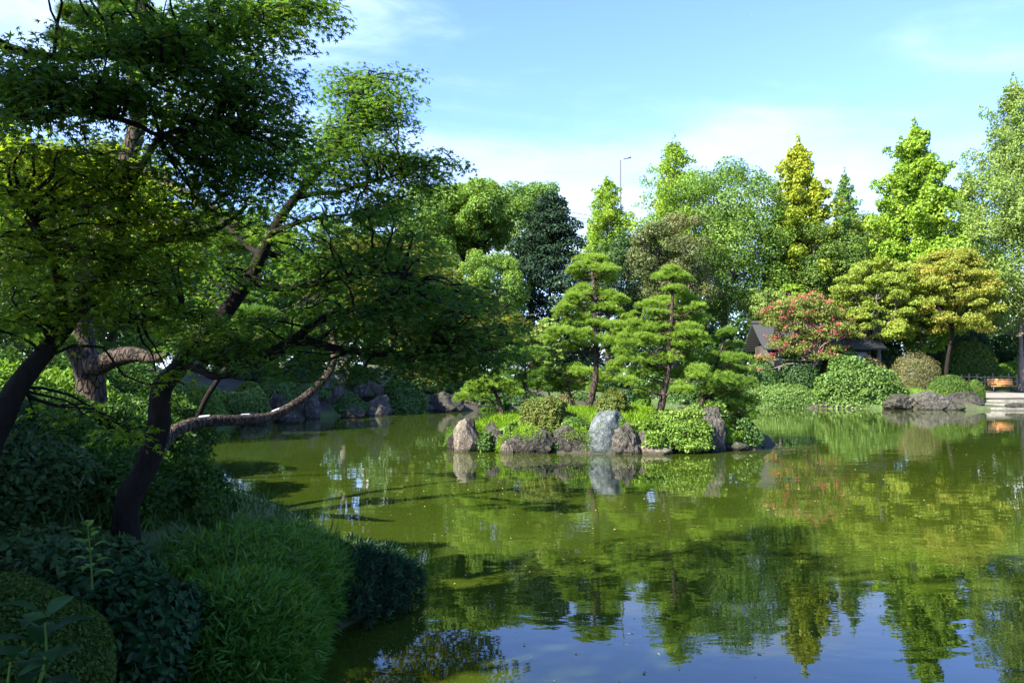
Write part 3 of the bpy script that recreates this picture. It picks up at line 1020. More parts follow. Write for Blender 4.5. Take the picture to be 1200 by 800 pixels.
tree('holly_tree', 'brownish green evergreen in front of the big oak, behind the islet pines', 'tree', 788, 63.5, 236, 418, 50, 'broad', 'holly', 37400, 0.172, 109)
tree('tulip_tree', 'tall yellowing tree with a golden pointed top and green lower boughs', 'tree', 938, 68, 160, 375, 72, 'cone', 'yellow', 44200, 0.265, 110, tint_fn=top_yellow(13, 21, .34))
tree('evergreen_tree', 'dark leafy evergreen standing behind the pink blossom and the hut', 'tree', 962, 68, 252, 395, 64, 'broad', 'lower_tulip', 44200, 0.187, 111)
tree('cypress_tree', 'slim dull green cypress tip between the yellowing and the bright tall trees', 'tree', 992, 80, 198, 340, 38, 'cone', 'camphor_blue', 22100, 0.203, 112)
tree('tulip_tree', 'tall bright green pointed tree, highest and widest of the pointed crowns', 'tree', 1077, 67, 142, 385, 92, 'cone', 'bright', 78200, 0.265, 113, bark='bark_dark')
tree('zelkova_tree', 'pale grey green tall tree at the edge of the view above the bench', 'tree', 1196, 61, 90, 385, 112, 'cone', 'pale', 78200, 0.187, 114)
tree('evergreen_tree', 'green tree behind the yellow green maples, beside the slim cypress', 'tree', 1018, 72, 238, 380, 52, 'broad', 'lower_tulip', 40800, 0.203, 115)
tree('evergreen_tree', 'leafy green tree seen through the maple boughs beside the camphor', 'tree', 474, 58, 208, 400, 56, 'broad', 'camphor', 37400, 0.187, 116)
tree('evergreen_tree', 'dull green tree with grey trunk seen below the high maple spray', 'tree', 405, 54, 236, 420, 48, 'broad', 'shrub_pale', 37400, 0.172, 117, bark='bark_grey')
tree('evergreen_tree', 'dense green tree on the western bank behind the leaning maple stem', 'tree', 322, 47, 250, 430, 58, 'broad', 'camphor_blue', 40800, 0.156, 118)
tree('evergreen_tree', 'deep green tree on the western bank behind the maple canopy', 'tree', 230, 41, 215, 440, 66, 'broad', 'lower_tulip', 40800, 0.148, 119)
tree('evergreen_tree', 'wide leafy tree behind the old pine with the cut limb', 'tree', 120, 30, 235, 470, 95, 'broad', 'camphor_blue', 44200, 0.117, 120)
tree('evergreen_tree', 'wide green tree at the edge of the view behind the slanting maple', 'tree', -20, 24, 240, 500, 110, 'broad', 'lower_tulip', 44200, 0.101, 121)
tree('evergreen_tree', 'green tree in the gap at the shaded side of the camphor', 'tree', 524, 71, 232, 405, 44, 'broad', 'camphor_blue', 26000, .2, 127)
tree('evergreen_tree', 'green pointed tree in the gap between the bright tall tree and the pale one', 'tree', 1138, 76, 196, 390, 58, 'cone', 'lower_tulip', 34000, .22, 128)
tree('maple_tree', 'bushy yellow green maple beside the pink blossom, without orange tips', 'tree', 1030, 60, 302, 402, 58, 'layer', 'ymaple', 57800, 0.156, 122, up=.35, rnd=.85, shell=.9)
tree('maple_tree', 'orange tipped yellow green maple with a pale bare stem by the hedge', 'tree', 1117, 59, 292, 392, 62, 'layer', 'omaple', 54400, 0.156, 123, up=.35, rnd=.85, shell=.9, trunk_px=1107, bark='bark_dark', tr=.17)
tree('small_tree', 'low fresh green tree in the shade below the yellow green maples', 'tree', 1080, 62, 345, 418, 34, 'layer', 'fresh', 22100, 0.156, 124, up=.6)
tree('small_tree', 'pale green small tree beside the ridge of the dark hut roof', 'tree', 897, 65, 332, 395, 24, 'broad', 'pale', 13600, 0.156, 125)
tree('small_tree', 'yellowish green small tree rising behind the pink blossom crown', 'tree', 930, 65, 332, 385, 26, 'layer', 'bright', 15300, 0.172, 126, up=.5)

# a mass of wood further back that closes the gaps
rs = np.random.default_rng(200)
mb = MB()
cl = []
for q in range(190):
    x = rs.uniform(-75, 80); y = rs.uniform(84, 96)
    h = rs.uniform(4.0, 10.5) * (0.72 if -2 < x < 14 else 1)
    if x < -8: h *= 1.3
    cl.append((np.array((x, y, 1.4 + h * .62)), (rs.uniform(2, 3.6), 2.4, h * .5)))
clump_leaves(mb, cl, 120000, .46, DIAMOND, rs)
tag(mb.build('treeline', M['deep']), 'dark mass of evergreen wood beyond the garden trees', 'woodland', kind='stuff')

# =================================================================== BUILDINGS, MASTS, WIRES
# thatched garden hut
hx, hy = float(P(950, 400, 61.2)[0]), 61.2
hz = gz1(hx, hy)
hut = empty('garden_hut', (hx, hy, hz), 'dark garden hut with a low gabled roof behind the pink blossom', 'hut')
L_, W_, EV, RG = 8.0, 4.6, P(900, 405, 61.2)[2] - hz, P(900, 379, 61.2)[2] - hz
wm = MB()
for (sx, sy, cx_, cy_) in ((L_ - .6, .12, 0, -W_ / 2 + .5), (L_ - .6, .12, 0, W_ / 2 - .5), (.12, W_ - 1.24, -L_ / 2 + .36, 0), (.12, W_ - 1.24, L_ / 2 - .36, 0)):
    wm.box((hx + cx_, hy + cy_, hz + EV / 2), (sx, sy, EV))
wm.build('wall', M['wood_dark'], hut)
for q in range(5):
    MB().box((hx - L_ / 2 + .95 + q * 1.5, hy - W_ / 2 + .42, hz + EV * .58), (1.1, .04, EV * .5)).build('wall_panel', M['plaster'], hut)
for q in range(6):
    MB().box((hx - L_ / 2 + .45 + q * (L_ - .9) / 5, hy - W_ / 2 + .25, hz + EV / 2), (.16, .16, EV - .02)).build('post', M['wood_dark'], hut)
th_ = .16
rm = MB()
e = .55
for sgn in (-1, 1):
    y0, y1 = hy + sgn * (W_ / 2 + e), hy
    z0, z1 = hz + EV - .25, hz + RG
    xx0, xx1 = hx - L_ / 2 - .5, hx + L_ / 2 + .5
    m_ = 14
    for q in range(m_):
        a, b = q / m_, (q + 1) / m_
        ya, yb = y0 + (y1 - y0) * a, y0 + (y1 - y0) * b
        za, zb_ = z0 + (z1 - z0) * (a ** 1.12), z0 + (z1 - z0) * (b ** 1.12)
        v = [(xx0, ya, za + .03), (xx1, ya, za + .03), (xx1, yb, zb_), (xx0, yb, zb_), (xx0, ya, za - th_), (xx1, ya, za - th_), (xx1, yb, zb_ - th_), (xx0, yb, zb_ - th_)]
        rm.add(v, [(0, 1, 2, 3), (7, 6, 5, 4), (0, 4, 5, 1), (1, 5, 6, 2), (3, 2, 6, 7), (0, 3, 7, 4)])
M['roof'] = plain_mat('dark_roof_shingle', (.022, .024, .025), .9, .3, 14)
ro = rm.build('roof', M['roof'], hut)
MB().box((hx, hy, hz + RG + .08), (L_ + 1.1, .3, .2)).build('roof_ridge', M['roof'], ro)

# apartment block far behind the bench
bx_, by_ = 72.0, 112.0
bz = 1.5
blk = empty('apartment_block', (bx_, by_, bz), 'pale apartment block glimpsed behind the trees above the bench', 'building')
BH = 14.5
MB().box((bx_, by_, bz + BH / 2), (16, 10, BH)).build('wall', M['wall_white'], blk)
MB().box((bx_, by_, bz + BH + .2), (16.6, 10.6, .4)).build('roof', M['plaster'], blk)
for r_ in range(4):
    for c_ in range(5):
        x0, z0 = bx_ - 6.4 + c_ * 3.2, bz + 2.0 + r_ * 3.3
        wf = MB().box((x0, by_ - 5.03, z0), (1.9, .1, 1.5)).build('window', M['metal_pale'], blk)
        MB().box((x0, by_ - 5.09, z0), (1.7, .04, 1.3)).build('pane', M['glass_dark'], wf)
bx2, by2 = -13.5, 100.0
blk2 = empty('office_block', (bx2, by2, 1.5), 'pale grey block glimpsed through the maple boughs beside the camphor', 'building')
MB().box((bx2, by2, 10), (9, 8, 17)).build('wall', M['plaster'], blk2)
for r_ in range(5):
    for c_ in range(3):
        x0, z0 = bx2 - 2.8 + c_ * 2.8, 4 + r_ * 3.4
        wf = MB().box((x0, by2 - 4.03, z0), (1.8, .1, 1.5)).build('window', M['metal_pale'], blk2)
        MB().box((x0, by2 - 4.09, z0), (1.6, .04, 1.3)).build('pane', M['glass_dark'], wf)


def mast(px, top, D, label):
    t = P(px, top, D)
    z0 = gz1(t[0], D)
    r = empty('lamp_post', (t[0], D, z0), label, 'lamp post', 'tall road lamps beyond the garden')
    MB().tube([(t[0], D, z0 - .2), (t[0], D, (z0 + t[2]) / 2), (t[0], D, t[2])], [.16, .12, .08], 8).build('pole', M['metal_grey'], r)
    MB().tube(spline([(t[0], D, t[2] - .3), (t[0] + .2, D, t[2] + .1), (t[0] + .9, D, t[2] + .2)], 6), .05, 6).build('arm', M['metal_pale'], r)
    MB().box((t[0] + .85, D, t[2] + .2), (.9, .35, .16), ry=-.1).build('lamp_head', M['metal_pale'], r)


mast(727, 187, 95, 'tall thin road lamp standing above the small pointed ginkgo')
mast(431, 166, 95, 'tall thin road lamp mostly hidden behind the high maple spray')
for q, dy in enumerate((0, 5, 9)):
    a = P(560, 232 + dy, 100); b = P(640, 244 + dy, 100); c = P(700, 254 + dy, 100); d = P(760, 262 + dy, 100)
    o = MB().tube(spline([a, b, c, d], 20), .035, 5).build('power_cable', M['iron'])
    tag(o, ('uppermost', 'middle', 'lowest')[q] + ' of three dark overhead cables crossing the sky gap beside the ginkgo', 'cable', 'overhead cables')

# =================================================================== THE EASTERN BANK
G2 = 'shrubs on the eastern bank'


def at(px, D, dz=0.0):
    x = (px - 600) / FPX * D
    return (x, D, gz1(x, D) + dz)


def mpx(px0, px1, top, D, depth=.8):
    x0, x1 = (px0 - 600) / FPX * D, (px1 - 600) / FPX * D
    x = (x0 + x1) / 2
    z0 = gz1(x, D)
    t = P(600, top, D)[2]
    rx = (x1 - x0) / 2
    return (x, D, z0), (rx, rx * depth, max(.25, t - z0))


c, r = mpx(868, 962, 450, 54.6, .4)
mound('clipped_shrub', 'long low clipped mound by the water beside the islet pine', 'shrub', (c[0], c[1], .05), (r[0], r[1] * .8, 1.6), 'shrub_pale', 12000, .13, 301, G2)
c, r = mpx(955, 1058, 421, 54.2, .5)
mound('flowering_shrub', 'loose leafy grey green shrub overhanging the water below the hut', 'shrub', (c[0], c[1], .0), (r[0], r[1] * .8, 3.2), 'shrub_pale', 12000, .19, 302, G2, amp=.28, shell=.5, rnd=.8, bumps=12)
c, r = mpx(1040, 1100, 414, 58.5, .7)
mound('weeping_shrub', 'low weeping brownish shrub in front of the bare maple stem', 'shrub', c, r, 'weeping', 9000, .2, 303, G2, tpl=BLADE, shell=.3, amp=.2)
c, r = mpx(1000, 1040, 418, 58.5, .7)
mound('weeping_shrub', 'small brownish rounded shrub between the pink blossom and the weeping shrub', 'shrub', c, r, 'weeping', 5000, .16, 304, G2, shell=.3, amp=.2)
c, r = mpx(1083, 1139, 440, 55.0, .55)
mound('clipped_azalea', 'wide clipped green azalea dome above the waterside rocks', 'shrub', (c[0], c[1], .55), (r[0], r[1], P(0, 440, 55)[2] - .55), 'azalea_green', 12000, .11, 305, G2, shell=.1, amp=.05)
c, r = mpx(1132, 1153, 443, 55.2, .6)
mound('clipped_azalea', 'smaller clipped azalea ball touching the wide azalea dome', 'shrub', (c[0], c[1], .6), (r[0], r[1], P(0, 444, 55.2)[2] - .6), 'azalea_green', 6000, .1, 306, G2, shell=.1, amp=.06)
c, r = mpx(1100, 1171, 399, 64.5, .5)
mound('hedge', 'big rounded clipped dark green hedge behind the bare maple stem', 'hedge', c, r, 'azalea_green', 14000, .15, 307, None, shell=.1, amp=.04)
c, r = mpx(1150, 1240, 423, 64.5, .3)
mound('hedge', 'low long clipped hedge behind the picket fence and bench', 'hedge', c, r, 'fresh', 9000, .13, 308, None, shell=.1, amp=.05)
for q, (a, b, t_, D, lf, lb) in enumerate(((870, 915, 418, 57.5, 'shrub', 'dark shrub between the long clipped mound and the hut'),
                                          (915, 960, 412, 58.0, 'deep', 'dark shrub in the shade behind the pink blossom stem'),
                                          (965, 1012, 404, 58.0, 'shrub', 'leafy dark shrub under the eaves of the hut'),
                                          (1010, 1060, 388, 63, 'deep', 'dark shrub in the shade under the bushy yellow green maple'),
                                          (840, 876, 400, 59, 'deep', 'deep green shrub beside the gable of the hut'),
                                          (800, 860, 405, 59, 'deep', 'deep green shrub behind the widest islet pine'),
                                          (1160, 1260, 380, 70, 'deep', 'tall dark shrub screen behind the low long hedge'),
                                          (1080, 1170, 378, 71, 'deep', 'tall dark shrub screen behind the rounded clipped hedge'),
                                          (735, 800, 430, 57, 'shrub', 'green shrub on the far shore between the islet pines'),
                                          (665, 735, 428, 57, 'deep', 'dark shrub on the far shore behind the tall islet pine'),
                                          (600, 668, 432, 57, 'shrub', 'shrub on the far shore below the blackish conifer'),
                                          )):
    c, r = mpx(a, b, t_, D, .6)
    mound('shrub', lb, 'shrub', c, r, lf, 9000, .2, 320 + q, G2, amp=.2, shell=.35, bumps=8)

for q, (a, b, t_, D, lf, lb) in enumerate(((820, 885, 455, 54.6, 'shrub', 'low shrub at the waterline behind the widest islet pine'), (760, 830, 458, 54.8, 'shrub', 'low shrub at the waterline behind the broad islet pine'),
                                          (700, 770, 456, 54.8, 'deep', 'low dark shrub at the waterline behind the tallest islet pine'), (640, 705, 458, 54.4, 'shrub', 'low shrub at the waterline behind the low spreading pine'),
                                          (575, 645, 460, 53.4, 'deep', 'low dark shrub at the waterline behind the slim dark pine'))):
    c, r = mpx(a, b, t_, D, .4)
    mound('shrub', lb, 'shrub', (c[0], c[1], .05), (r[0], r[1], P(0, t_, D)[2]), lf, 8000, .16, 335 + q, G2, amp=.2, shell=.35, bumps=8)

# crape myrtle with pink blossom
rs = np.random.default_rng(340)
cb = P(938, 447, 57.5); cb[2] = gz1(cb[0], 57.5)
cm = empty('crape_myrtle', cb, 'crape myrtle covered in pink blossom on a pale leaning stem', 'tree')
tb = MB()
fork = P(958, 424, 57.5)
tb.tube(np.vstack([cb - np.array((0, 0, .2)), spline([cb, P(945, 438, 57.5), fork], 8)]), np.concatenate([[.2], np.linspace(.17, .11, 8)]), 9, 1, .08)
cl = []
for (px, py, rx, ry) in ((935, 352, 16, 6), (955, 358, 18, 6), (918, 360, 14, 5), (975, 366, 16, 6), (940, 368, 20, 6), (905, 378, 16, 5), (985, 380, 16, 6), (960, 376, 18, 5),
                         (928, 384, 18, 6), (970, 390, 18, 6), (945, 394, 18, 5), (995, 392, 12, 5), (955, 405, 20, 6), (930, 412, 16, 6), (978, 408, 14, 5), (895, 420, 14, 5), (912, 404, 14, 5), (880, 432, 10, 4), (965, 418, 16, 5)) + tuple((945 + 48 * math.cos(q * 2.4) * math.sqrt((q + .5) / 26), 378 + 32 * math.sin(q * 2.4) * math.sqrt((q + .5) / 26), 10, 5) for q in range(26)):
    D = 57.5 + rs.uniform(-1.6, 1.2)
    c = P(px, py, D)
    cl.append((c, (S(rx, D), S(rx, D) * .9, S(ry, D) * 1.2)))
    k = P(948 + (px - 948) * .45, (py + 424) / 2, 57.5 + (D - 57.5) * .4)
    limb(tb, fork, k, .07, .04, rs, .05, 6, 6)
    limb(tb, k, c, .04, .015, rs, .03, 6, 5)
tb.build('trunk', M['bark_pale'], cm, smooth=True)
mb = MB()
clump_leaves(mb, cl, 13000, .17, DIAMOND, rs, up=.4, shell=.7)
mb.build('crown', M['myrtle'], cm)
mb = MB()
for c, r in cl:
    for s in range(int(rs.integers(2, 6))):
        d = rs.normal(size=3); d /= np.linalg.norm(d); d[2] = abs(d[2])
        q = c + d * np.asarray(r) * 1.05
        m_ = int(rs.integers(10, 30))
        p = q + rs.normal(size=(m_, 3)) * np.array((.12, .12, .10))
        mb.leaves(p, rs.normal(size=p.shape) + np.array((-.2, -.3, .4)), .11 * rs.uniform(.6, 1.3, m_), DIAMOND, np.clip(rs.normal(.45, .25, m_), 0, 1), rs)
mb.build('blossoms', M['blossom'], cm)

# bench by the gravel path
bc = np.array(P(1175, 449, 60.6)); bc[2] = 0.02 + .085 * (60.6 - 50.2) + .07
bn = empty('bench', bc, 'orange wooden bench facing the pond beside the gravel path', 'bench')
bw = 1.95
for q in range(4):
    pass
mbk = MB()
for q in range(4):
    mbk.box(bc + np.array((0, .30 + .03 * q, .56 + q * .125)), (bw, .035, .105), rx=-.2)
mbk.build('backrest', M['wood_orange'], bn)
mbs = MB()
for q in range(4):
    mbs.box(bc + np.array((0, -.17 + q * .125, .43)), (bw, .105, .04))
mbs.build('seat', M['wood_orange'], bn)
for sx in (-.8, .8):
    for sy in (-.17, .22):
        MB().box(bc + np.array((sx, sy, .2)), (.07, .07, .42)).build('leg', M['iron'], bn)
    MB().box(bc + np.array((sx, .345, .72)), (.05, .035, .6), rx=-.2).build('back_support', M['iron'], bn)

# picket fence behind the lawn
fx0, fx1 = P(1108, 440, 62.6)[0], P(1260, 440, 62.6)[0]
fz = gz1(36, 62.6)
fe = empty('picket_fence', ((fx0 + fx1) / 2, 62.6, fz), 'low rustic wooden fence of thin posts and rails behind the bench', 'fence')
x = fx0
q = 0
while x < fx1:
    zz = gz1(x, 62.6)
    MB().tube([(x, 62.6, zz - .1), (x + random.uniform(-.02, .02), 62.6, zz + 1.0 + random.uniform(-.08, .1))], [.06, .05], 7).build('post', M['wood_fence'], fe)
    x += .62; q += 1
for hgt in (.4, .78):
    xs_ = np.linspace(fx0 - .2, fx1, 40)
    MB().tube(np.stack([xs_, np.full(40, 62.53), gz(xs_, np.full(40, 62.53)) + hgt], 1), .035, 6).build('rail', M['wood_fence'], fe)

# dark board fence in the trees behind
wx0, wx1 = P(1085, 400, 73.5)[0], P(1270, 400, 73.5)[0]
bf = empty('board_fence', ((wx0 + wx1) / 2, 73.5, gz1(40, 73.5)), 'dark board fence in deep shade behind the rounded hedge', 'fence')
mbb = MB()
x = wx0
while x < wx1:
    mbb.box((x, 73.5, gz1(x, 73.5) + 1.4), (.17, .04, 2.9 + random.uniform(-.05, .05)))
    x += .19
mbb.build('boards', M['wood_dark'], bf)
mbb = MB()
for hgt in (.6, 2.2):
    mbb.box(((wx0 + wx1) / 2, 73.56, gz1(40, 73.5) + hgt), (wx1 - wx0, .06, .12))
mbb.build('rail', M['wood_dark'], bf)

# lawn blades on the eastern bank
rs = np.random.default_rng(360)
n = 26000
x = rs.uniform(17, 44, n); y = rs.uniform(53.8, 65.8, n)
k = ((x < 31.0) | (y > 61.6)) & (pond_sdf(x, y) > .8)
x, y = x[k], y[k]
p = np.stack([x, y, gz(x, y)], 1)
spin = np.array((0, 0, 1.)) + rs.normal(size=p.shape) * .3
mb = MB()
mb.leaves(p, np.cross(spin, rs.normal(size=p.shape)), .16 * rs.uniform(.5, 1.3, len(p)), (GRASS[0] * np.array((3.0, 1, 1)), GRASS[1]), np.clip(rs.normal(.5, .2, len(p)), 0, 1), rs, spin)
tag(mb.build('lawn_grass', M['lawn']), 'short grass of the lawn on the eastern bank', 'grass', kind='stuff')

G3 = 'rocks along the eastern shore'
rock_px('biggest pale grey boulder on the shore below the wide azalea dome', 1066, 1106, 461, 52.4, 'rock_grey', 401, G3, rough=.12)
rock_px('dark low boulder left of the biggest pale shore boulder', 1035, 1070, 465, 53.0, 'rock_dark', 402, G3, rough=.12)
rock_px('small dark rock at the foot of the stone landing', 1108, 1128, 472, 51.6, 'rock_dark', 403, G3)
rock_px('long dark stone edging under the smaller azalea ball', 1108, 1152, 460, 53.6, 'rock_dark', 404, G3, foot=.1, depth=.5)
rock_px('dark low edging stone where the landing meets the bank', 1126, 1150, 466, 52.4, 'rock_dark', 408, G3, depth=.6)
rock_px('dark rock on the landing at the edge of the view', 1181, 1204, 473, 50.9, 'rock_dark', 405, G3, foot=.1)
rock_px('small rock in the water under the overhanging grey green shrub', 1000, 1030, 471, 54.3, 'rock_dark', 406, G3)
rock_px('dark rock in the gap between the clipped mound and grey green shrub', 956, 975, 466, 55.0, 'rock_dark', 407, G3)

# =================================================================== THE WESTERN BANK (far left)
G4 = 'rocks along the western shore'


def shore_rock(label, px0, px1, top, D, mat, seed, foot=-.1, **kw):
    return rock_px(label, px0, px1, top, D, mat, seed, G4, foot=foot, **kw)


shore_rock('tall narrow dark upright stone with a grey boulder below it on the western shore', 432, 448, 437, 45.4, 'rock_grey', 421, foot=1.2)
shore_rock('broad grey boulder at the water under the tall upright stone', 428, 460, 466, 44.6, 'rock_grey', 422)
shore_rock('smooth pale slab standing in the shrubs beside the leaning pine stem', 386, 402, 446, 44.2, 'rock_grey', 423, foot=.8, facets=8, rough=.05)
shore_rock('second pale slab tucked behind the smooth standing slab', 373, 388, 450, 44.0, 'rock_grey', 424, foot=.6, facets=8, rough=.05)
shore_rock('tall grey stone at the waterline under the leaning pine stem', 357, 376, 462, 41.0, 'rock_grey', 425)
shore_rock('low dark rock with a pale spot lying in the water', 402, 428, 479, 42.0, 'rock_dark', 426)
shore_rock('rounded dark rock among shrubs beside the tall upright stone', 414, 434, 453, 45.0, 'rock_dark', 427, foot=1.0)
shore_rock('dark stone wall block at the inlet mouth, widest of the western shore', 498, 545, 462, 49.5, 'rock_dark', 428, facets=18)
shore_rock('pale block on the shore next to the dark stone wall block', 486, 508, 474, 49.0, 'rock_grey', 429)
shore_rock('grey rock on the shore half hidden by the islet grass', 540, 580, 468, 51.5, 'rock_grey', 430)
shore_rock('dark rock on the slope under the leaning pine stem', 318, 336, 463, 38.5, 'rock_dark', 431, foot=.4)
shore_rock('grey rock at the water below the dark slope rock', 328, 350, 485, 37.0, 'rock_grey', 432)
shore_rock('grey waterside rock where the leaning pine stem dips', 285, 312, 484, 35.6, 'rock_grey', 433)
shore_rock('dark rock beside the foot of the leaning pine stem', 200, 228, 483, 26.5, 'rock_dark', 434)
shore_rock('mossy rock on the slope between two western shrubs', 462, 490, 455, 48.0, 'rock_dark', 435, foot=1.0)

G5 = 'shrubs on the western bank'
for q, (a, b, t_, D, lf, n, sz, lb) in enumerate((
        (205, 270, 452, 33.5, 'ivy', 8000, .14, 'sunlit light green shrub seen past the leaning maple trunk'),
        (255, 315, 448, 36.5, 'shrub_pale', 8000, .14, 'pale green shrub above the dipping pine stem'),
        (300, 350, 440, 40, 'shrub', 8000, .15, 'dark leafy shrub behind the dipping pine stem'),
        (340, 385, 448, 43, 'shrub', 8000, .15, 'shrub between the slope rocks and the pale slabs'),
        (385, 430, 462, 44.2, 'shrub', 7000, .15, 'low green shrub below the standing slabs'),
        (405, 440, 425, 47, 'deep', 7000, .16, 'dark shrub behind the tall upright stone'),
        (448, 500, 440, 47.5, 'shrub', 9000, .15, 'wide spreading shrub beside the tall upright stone'),
        (480, 530, 425, 50.5, 'deep', 9000, .16, 'dark shrub above the dark stone wall block'),
        (520, 580, 430, 53, 'deep', 9000, .17, 'dark shrub behind the bent islet pine'),
        (560, 610, 435, 54, 'shrub', 8000, .17, 'shrub on the far shore beside the bent islet pine'),
        (150, 215, 440, 29, 'shrub', 9000, .12, 'dim shrub on the bank behind the leaning maple trunk'),
        (330, 380, 415, 46, 'deep', 8000, .16, 'dark tall shrub in the shade behind the pale slabs'),
        (250, 330, 415, 43, 'deep', 9000, .16, 'dark tall shrub on the slope above the pale green shrub'))):
    c, r = mpx(a, b, t_, D, .6)
    mound('shrub', lb, 'shrub', c, r, lf, n, sz, 440 + q, G5, amp=.22, shell=.35, bumps=9)

for q, (a, b, t_, D, lf, lb) in enumerate(((530, 580, 464, 51.2, 'shrub', 'low creeping shrub over the grey rock behind the islet grass'), (575, 625, 462, 52.4, 'deep', 'low dark creeping shrub on the shore behind the bent pine'),
                                          (545, 600, 463, 50.9, 'shrub_shaded', 'dim creeping shrub at the waterline behind the bent islet pine'), (490, 535, 450, 51.0, 'shrub_shaded', 'creeping shrub hanging above the dark stone wall block'), (440, 490, 460, 47.5, 'shrub', 'creeping shrub beside the broad grey boulder'))):
    c, r = mpx(a, b, t_, D, .5)
    mound('shrub', lb, 'shrub', (c[0], c[1], .05), (r[0], r[1] * .8, P(0, t_, D)[2]), lf, 7000, .15, 480 + q, G5, amp=.25, shell=.35, bumps=9)

# young tree trunks standing on the western bank
for q, (px, D, top, lb) in enumerate(((366, 46, 380, 'slender young tree with a thin brown stem on the western bank'),
                                      (478, 50, 370, 'slim tree behind the wide spreading western shrub'),
                                      (535, 53, 360, 'slim tree leaning out above the inlet mouth'))):
    tree('young_tree', lb, 'tree', px, D, top, 425, 26, 'layer', 'fresh' if q == 0 else 'lower_tulip', 8000, .17, 460 + q, 'young trees on the western bank', up=.6, tr=.11)

# =================================================================== THE ISLET
G6 = 'rocks around the islet'


def isl_rock(label, px0, px1, top, D, mat, seed, foot=-.12, **kw):
    return rock_px(label, px0, px1, top, D, mat, seed, G6, foot=foot, **kw)


isl_rock('tan flat faced rock at the tip of the islet with a pebble on top', 532, 566, 498, 23.5, 'rock_tan', 501, facets=10, rough=.06)
isl_rock('dark rock set back behind the tan tip rock', 566, 592, 501, 23.6, 'rock_dark', 502)
isl_rock('low wide dark lava rock below the round azalea', 595, 648, 506, 22.9, 'rock_dark', 503, rough=.16, depth=.5)
isl_rock('dark shaded rock between the lava rock and the big blue grey boulder', 650, 691, 504, 22.9, 'rock_dark', 594, facets=20, depth=.5)
isl_rock('big upright blue grey boulder, tallest rock of the islet', 688, 731, 484, 22.9, 'rock_blue', 505, facets=11, rough=.07, depth=.55)
isl_rock('knobbly brown grey rock touching the big blue grey boulder', 720, 752, 500, 22.7, 'rock_grey', 506, rough=.2, depth=.7)
isl_rock('low flat topped tan rock in front of the creeper', 750, 783, 517, 22.6, 'rock_tan', 507, facets=10, rough=.06)
isl_rock('small rough rock perched above the flat topped tan rock', 744, 772, 506, 22.95, 'rock_grey', 508, rough=.16, foot=.1)
isl_rock('tall dark grey rock standing at the far side of the creeper', 818, 849, 486, 23.4, 'rock_grey', 593, facets=18, rough=.10)
isl_rock('low dark slab in the water past the tall dark grey rock', 842, 873, 516, 23.7, 'rock_dark', 510)
isl_rock('small dark rock at the outermost end of the islet', 868, 894, 513, 25.0, 'rock_dark', 511)
isl_rock('dark rock half buried in leaves near the end of the islet', 862, 886, 497, 24.6, 'rock_dark', 512, foot=.1)
isl_rock('tiny dark rock beside the tan tip rock in the water', 524, 536, 513, 23.9, 'rock_dark', 513)
isl_rock('pebble resting on the tan tip rock', 547, 556, 491.5, 23.6, 'rock_dark', 514, foot=.62, facets=8)
isl_rock('small pale stone at the waterline before the lava rock', 588, 602, 520, 22.8, 'rock_tan', 515)
isl_rock('small stone at the foot of the knobbly rock', 741, 752, 524, 22.5, 'rock_grey', 516)


def im(px0, px1, top, foot_px, D):
    x0, x1 = (px0 - 600) / FPX * D, (px1 - 600) / FPX * D
    z0 = P(0, foot_px, D)[2]
    return ((x0 + x1) / 2, D, z0), ((x1 - x0) / 2, (x1 - x0) / 2 * .9, P(0, top, D)[2] - z0)


G7 = 'shrubs on the islet'
c, r = im(612, 670, 462, 506, 23.9)
mound('azalea_shrub', 'round brownish green azalea above the low lava rock', 'shrub', c, r, 'azalea', 9000, .075, 521, G7, amp=.16, shell=.25, bumps=26)
c, r = im(699, 736, 453, 492, 24.4)
mound('azalea_shrub', 'smaller round azalea just behind the big blue grey boulder', 'shrub', c, r, 'azalea', 6000, .07, 522, G7, amp=.15, shell=.25, bumps=18)
c, r = im(738, 764, 459, 478, 26.0)
mound('azalea_shrub', 'flat topped yellow green azalea between the two tall islet pines', 'shrub', c, r, 'fresh', 4500, .07, 523, G7, amp=.1, bumps=8)
c, r = im(648, 672, 462, 482, 26.0)
mound('azalea_shrub', 'little pinkish brown azalea peeping over the round azalea', 'shrub', c, r, 'weeping', 3500, .07, 524, G7, amp=.12, bumps=6)
rs = np.random.default_rng(525)
# creeper that spills over the islet rocks
cr = empty('creeper', P(800, 500, 23.0), 'light green creeper spilling over the islet rocks to the water', 'creeper')
mb = MB()
cl = []
for (px, py, rx, ry, D) in ((795, 492, 26, 12, 23.4), (815, 486, 20, 12, 23.6), (780, 500, 18, 9, 23.2), (800, 506, 24, 12, 22.9), (820, 505, 16, 14, 23.0), (790, 518, 14, 9, 22.7), (808, 522, 14, 10, 22.65),
                            (822, 520, 10, 10, 22.8), (765, 498, 14, 6, 23.2), (775, 488, 16, 7, 23.7), (838, 478, 14, 8, 23.9)):
    cl.append((P(px, py, D), (S(rx, D), .35, S(ry, D))))
clump_leaves(mb, cl, 9000, .085, OVAL, rs, up=.35, shell=.6, rnd=.6)
mb.build('foliage', M['ivy'], cr)
tb = MB()
for c, r in cl:
    limb(tb, P(805, 482, 24.2), c, .02, .008, rs, .1, 6, 5)
tb.build('stems', M['bark_grey'], cr, smooth=True)
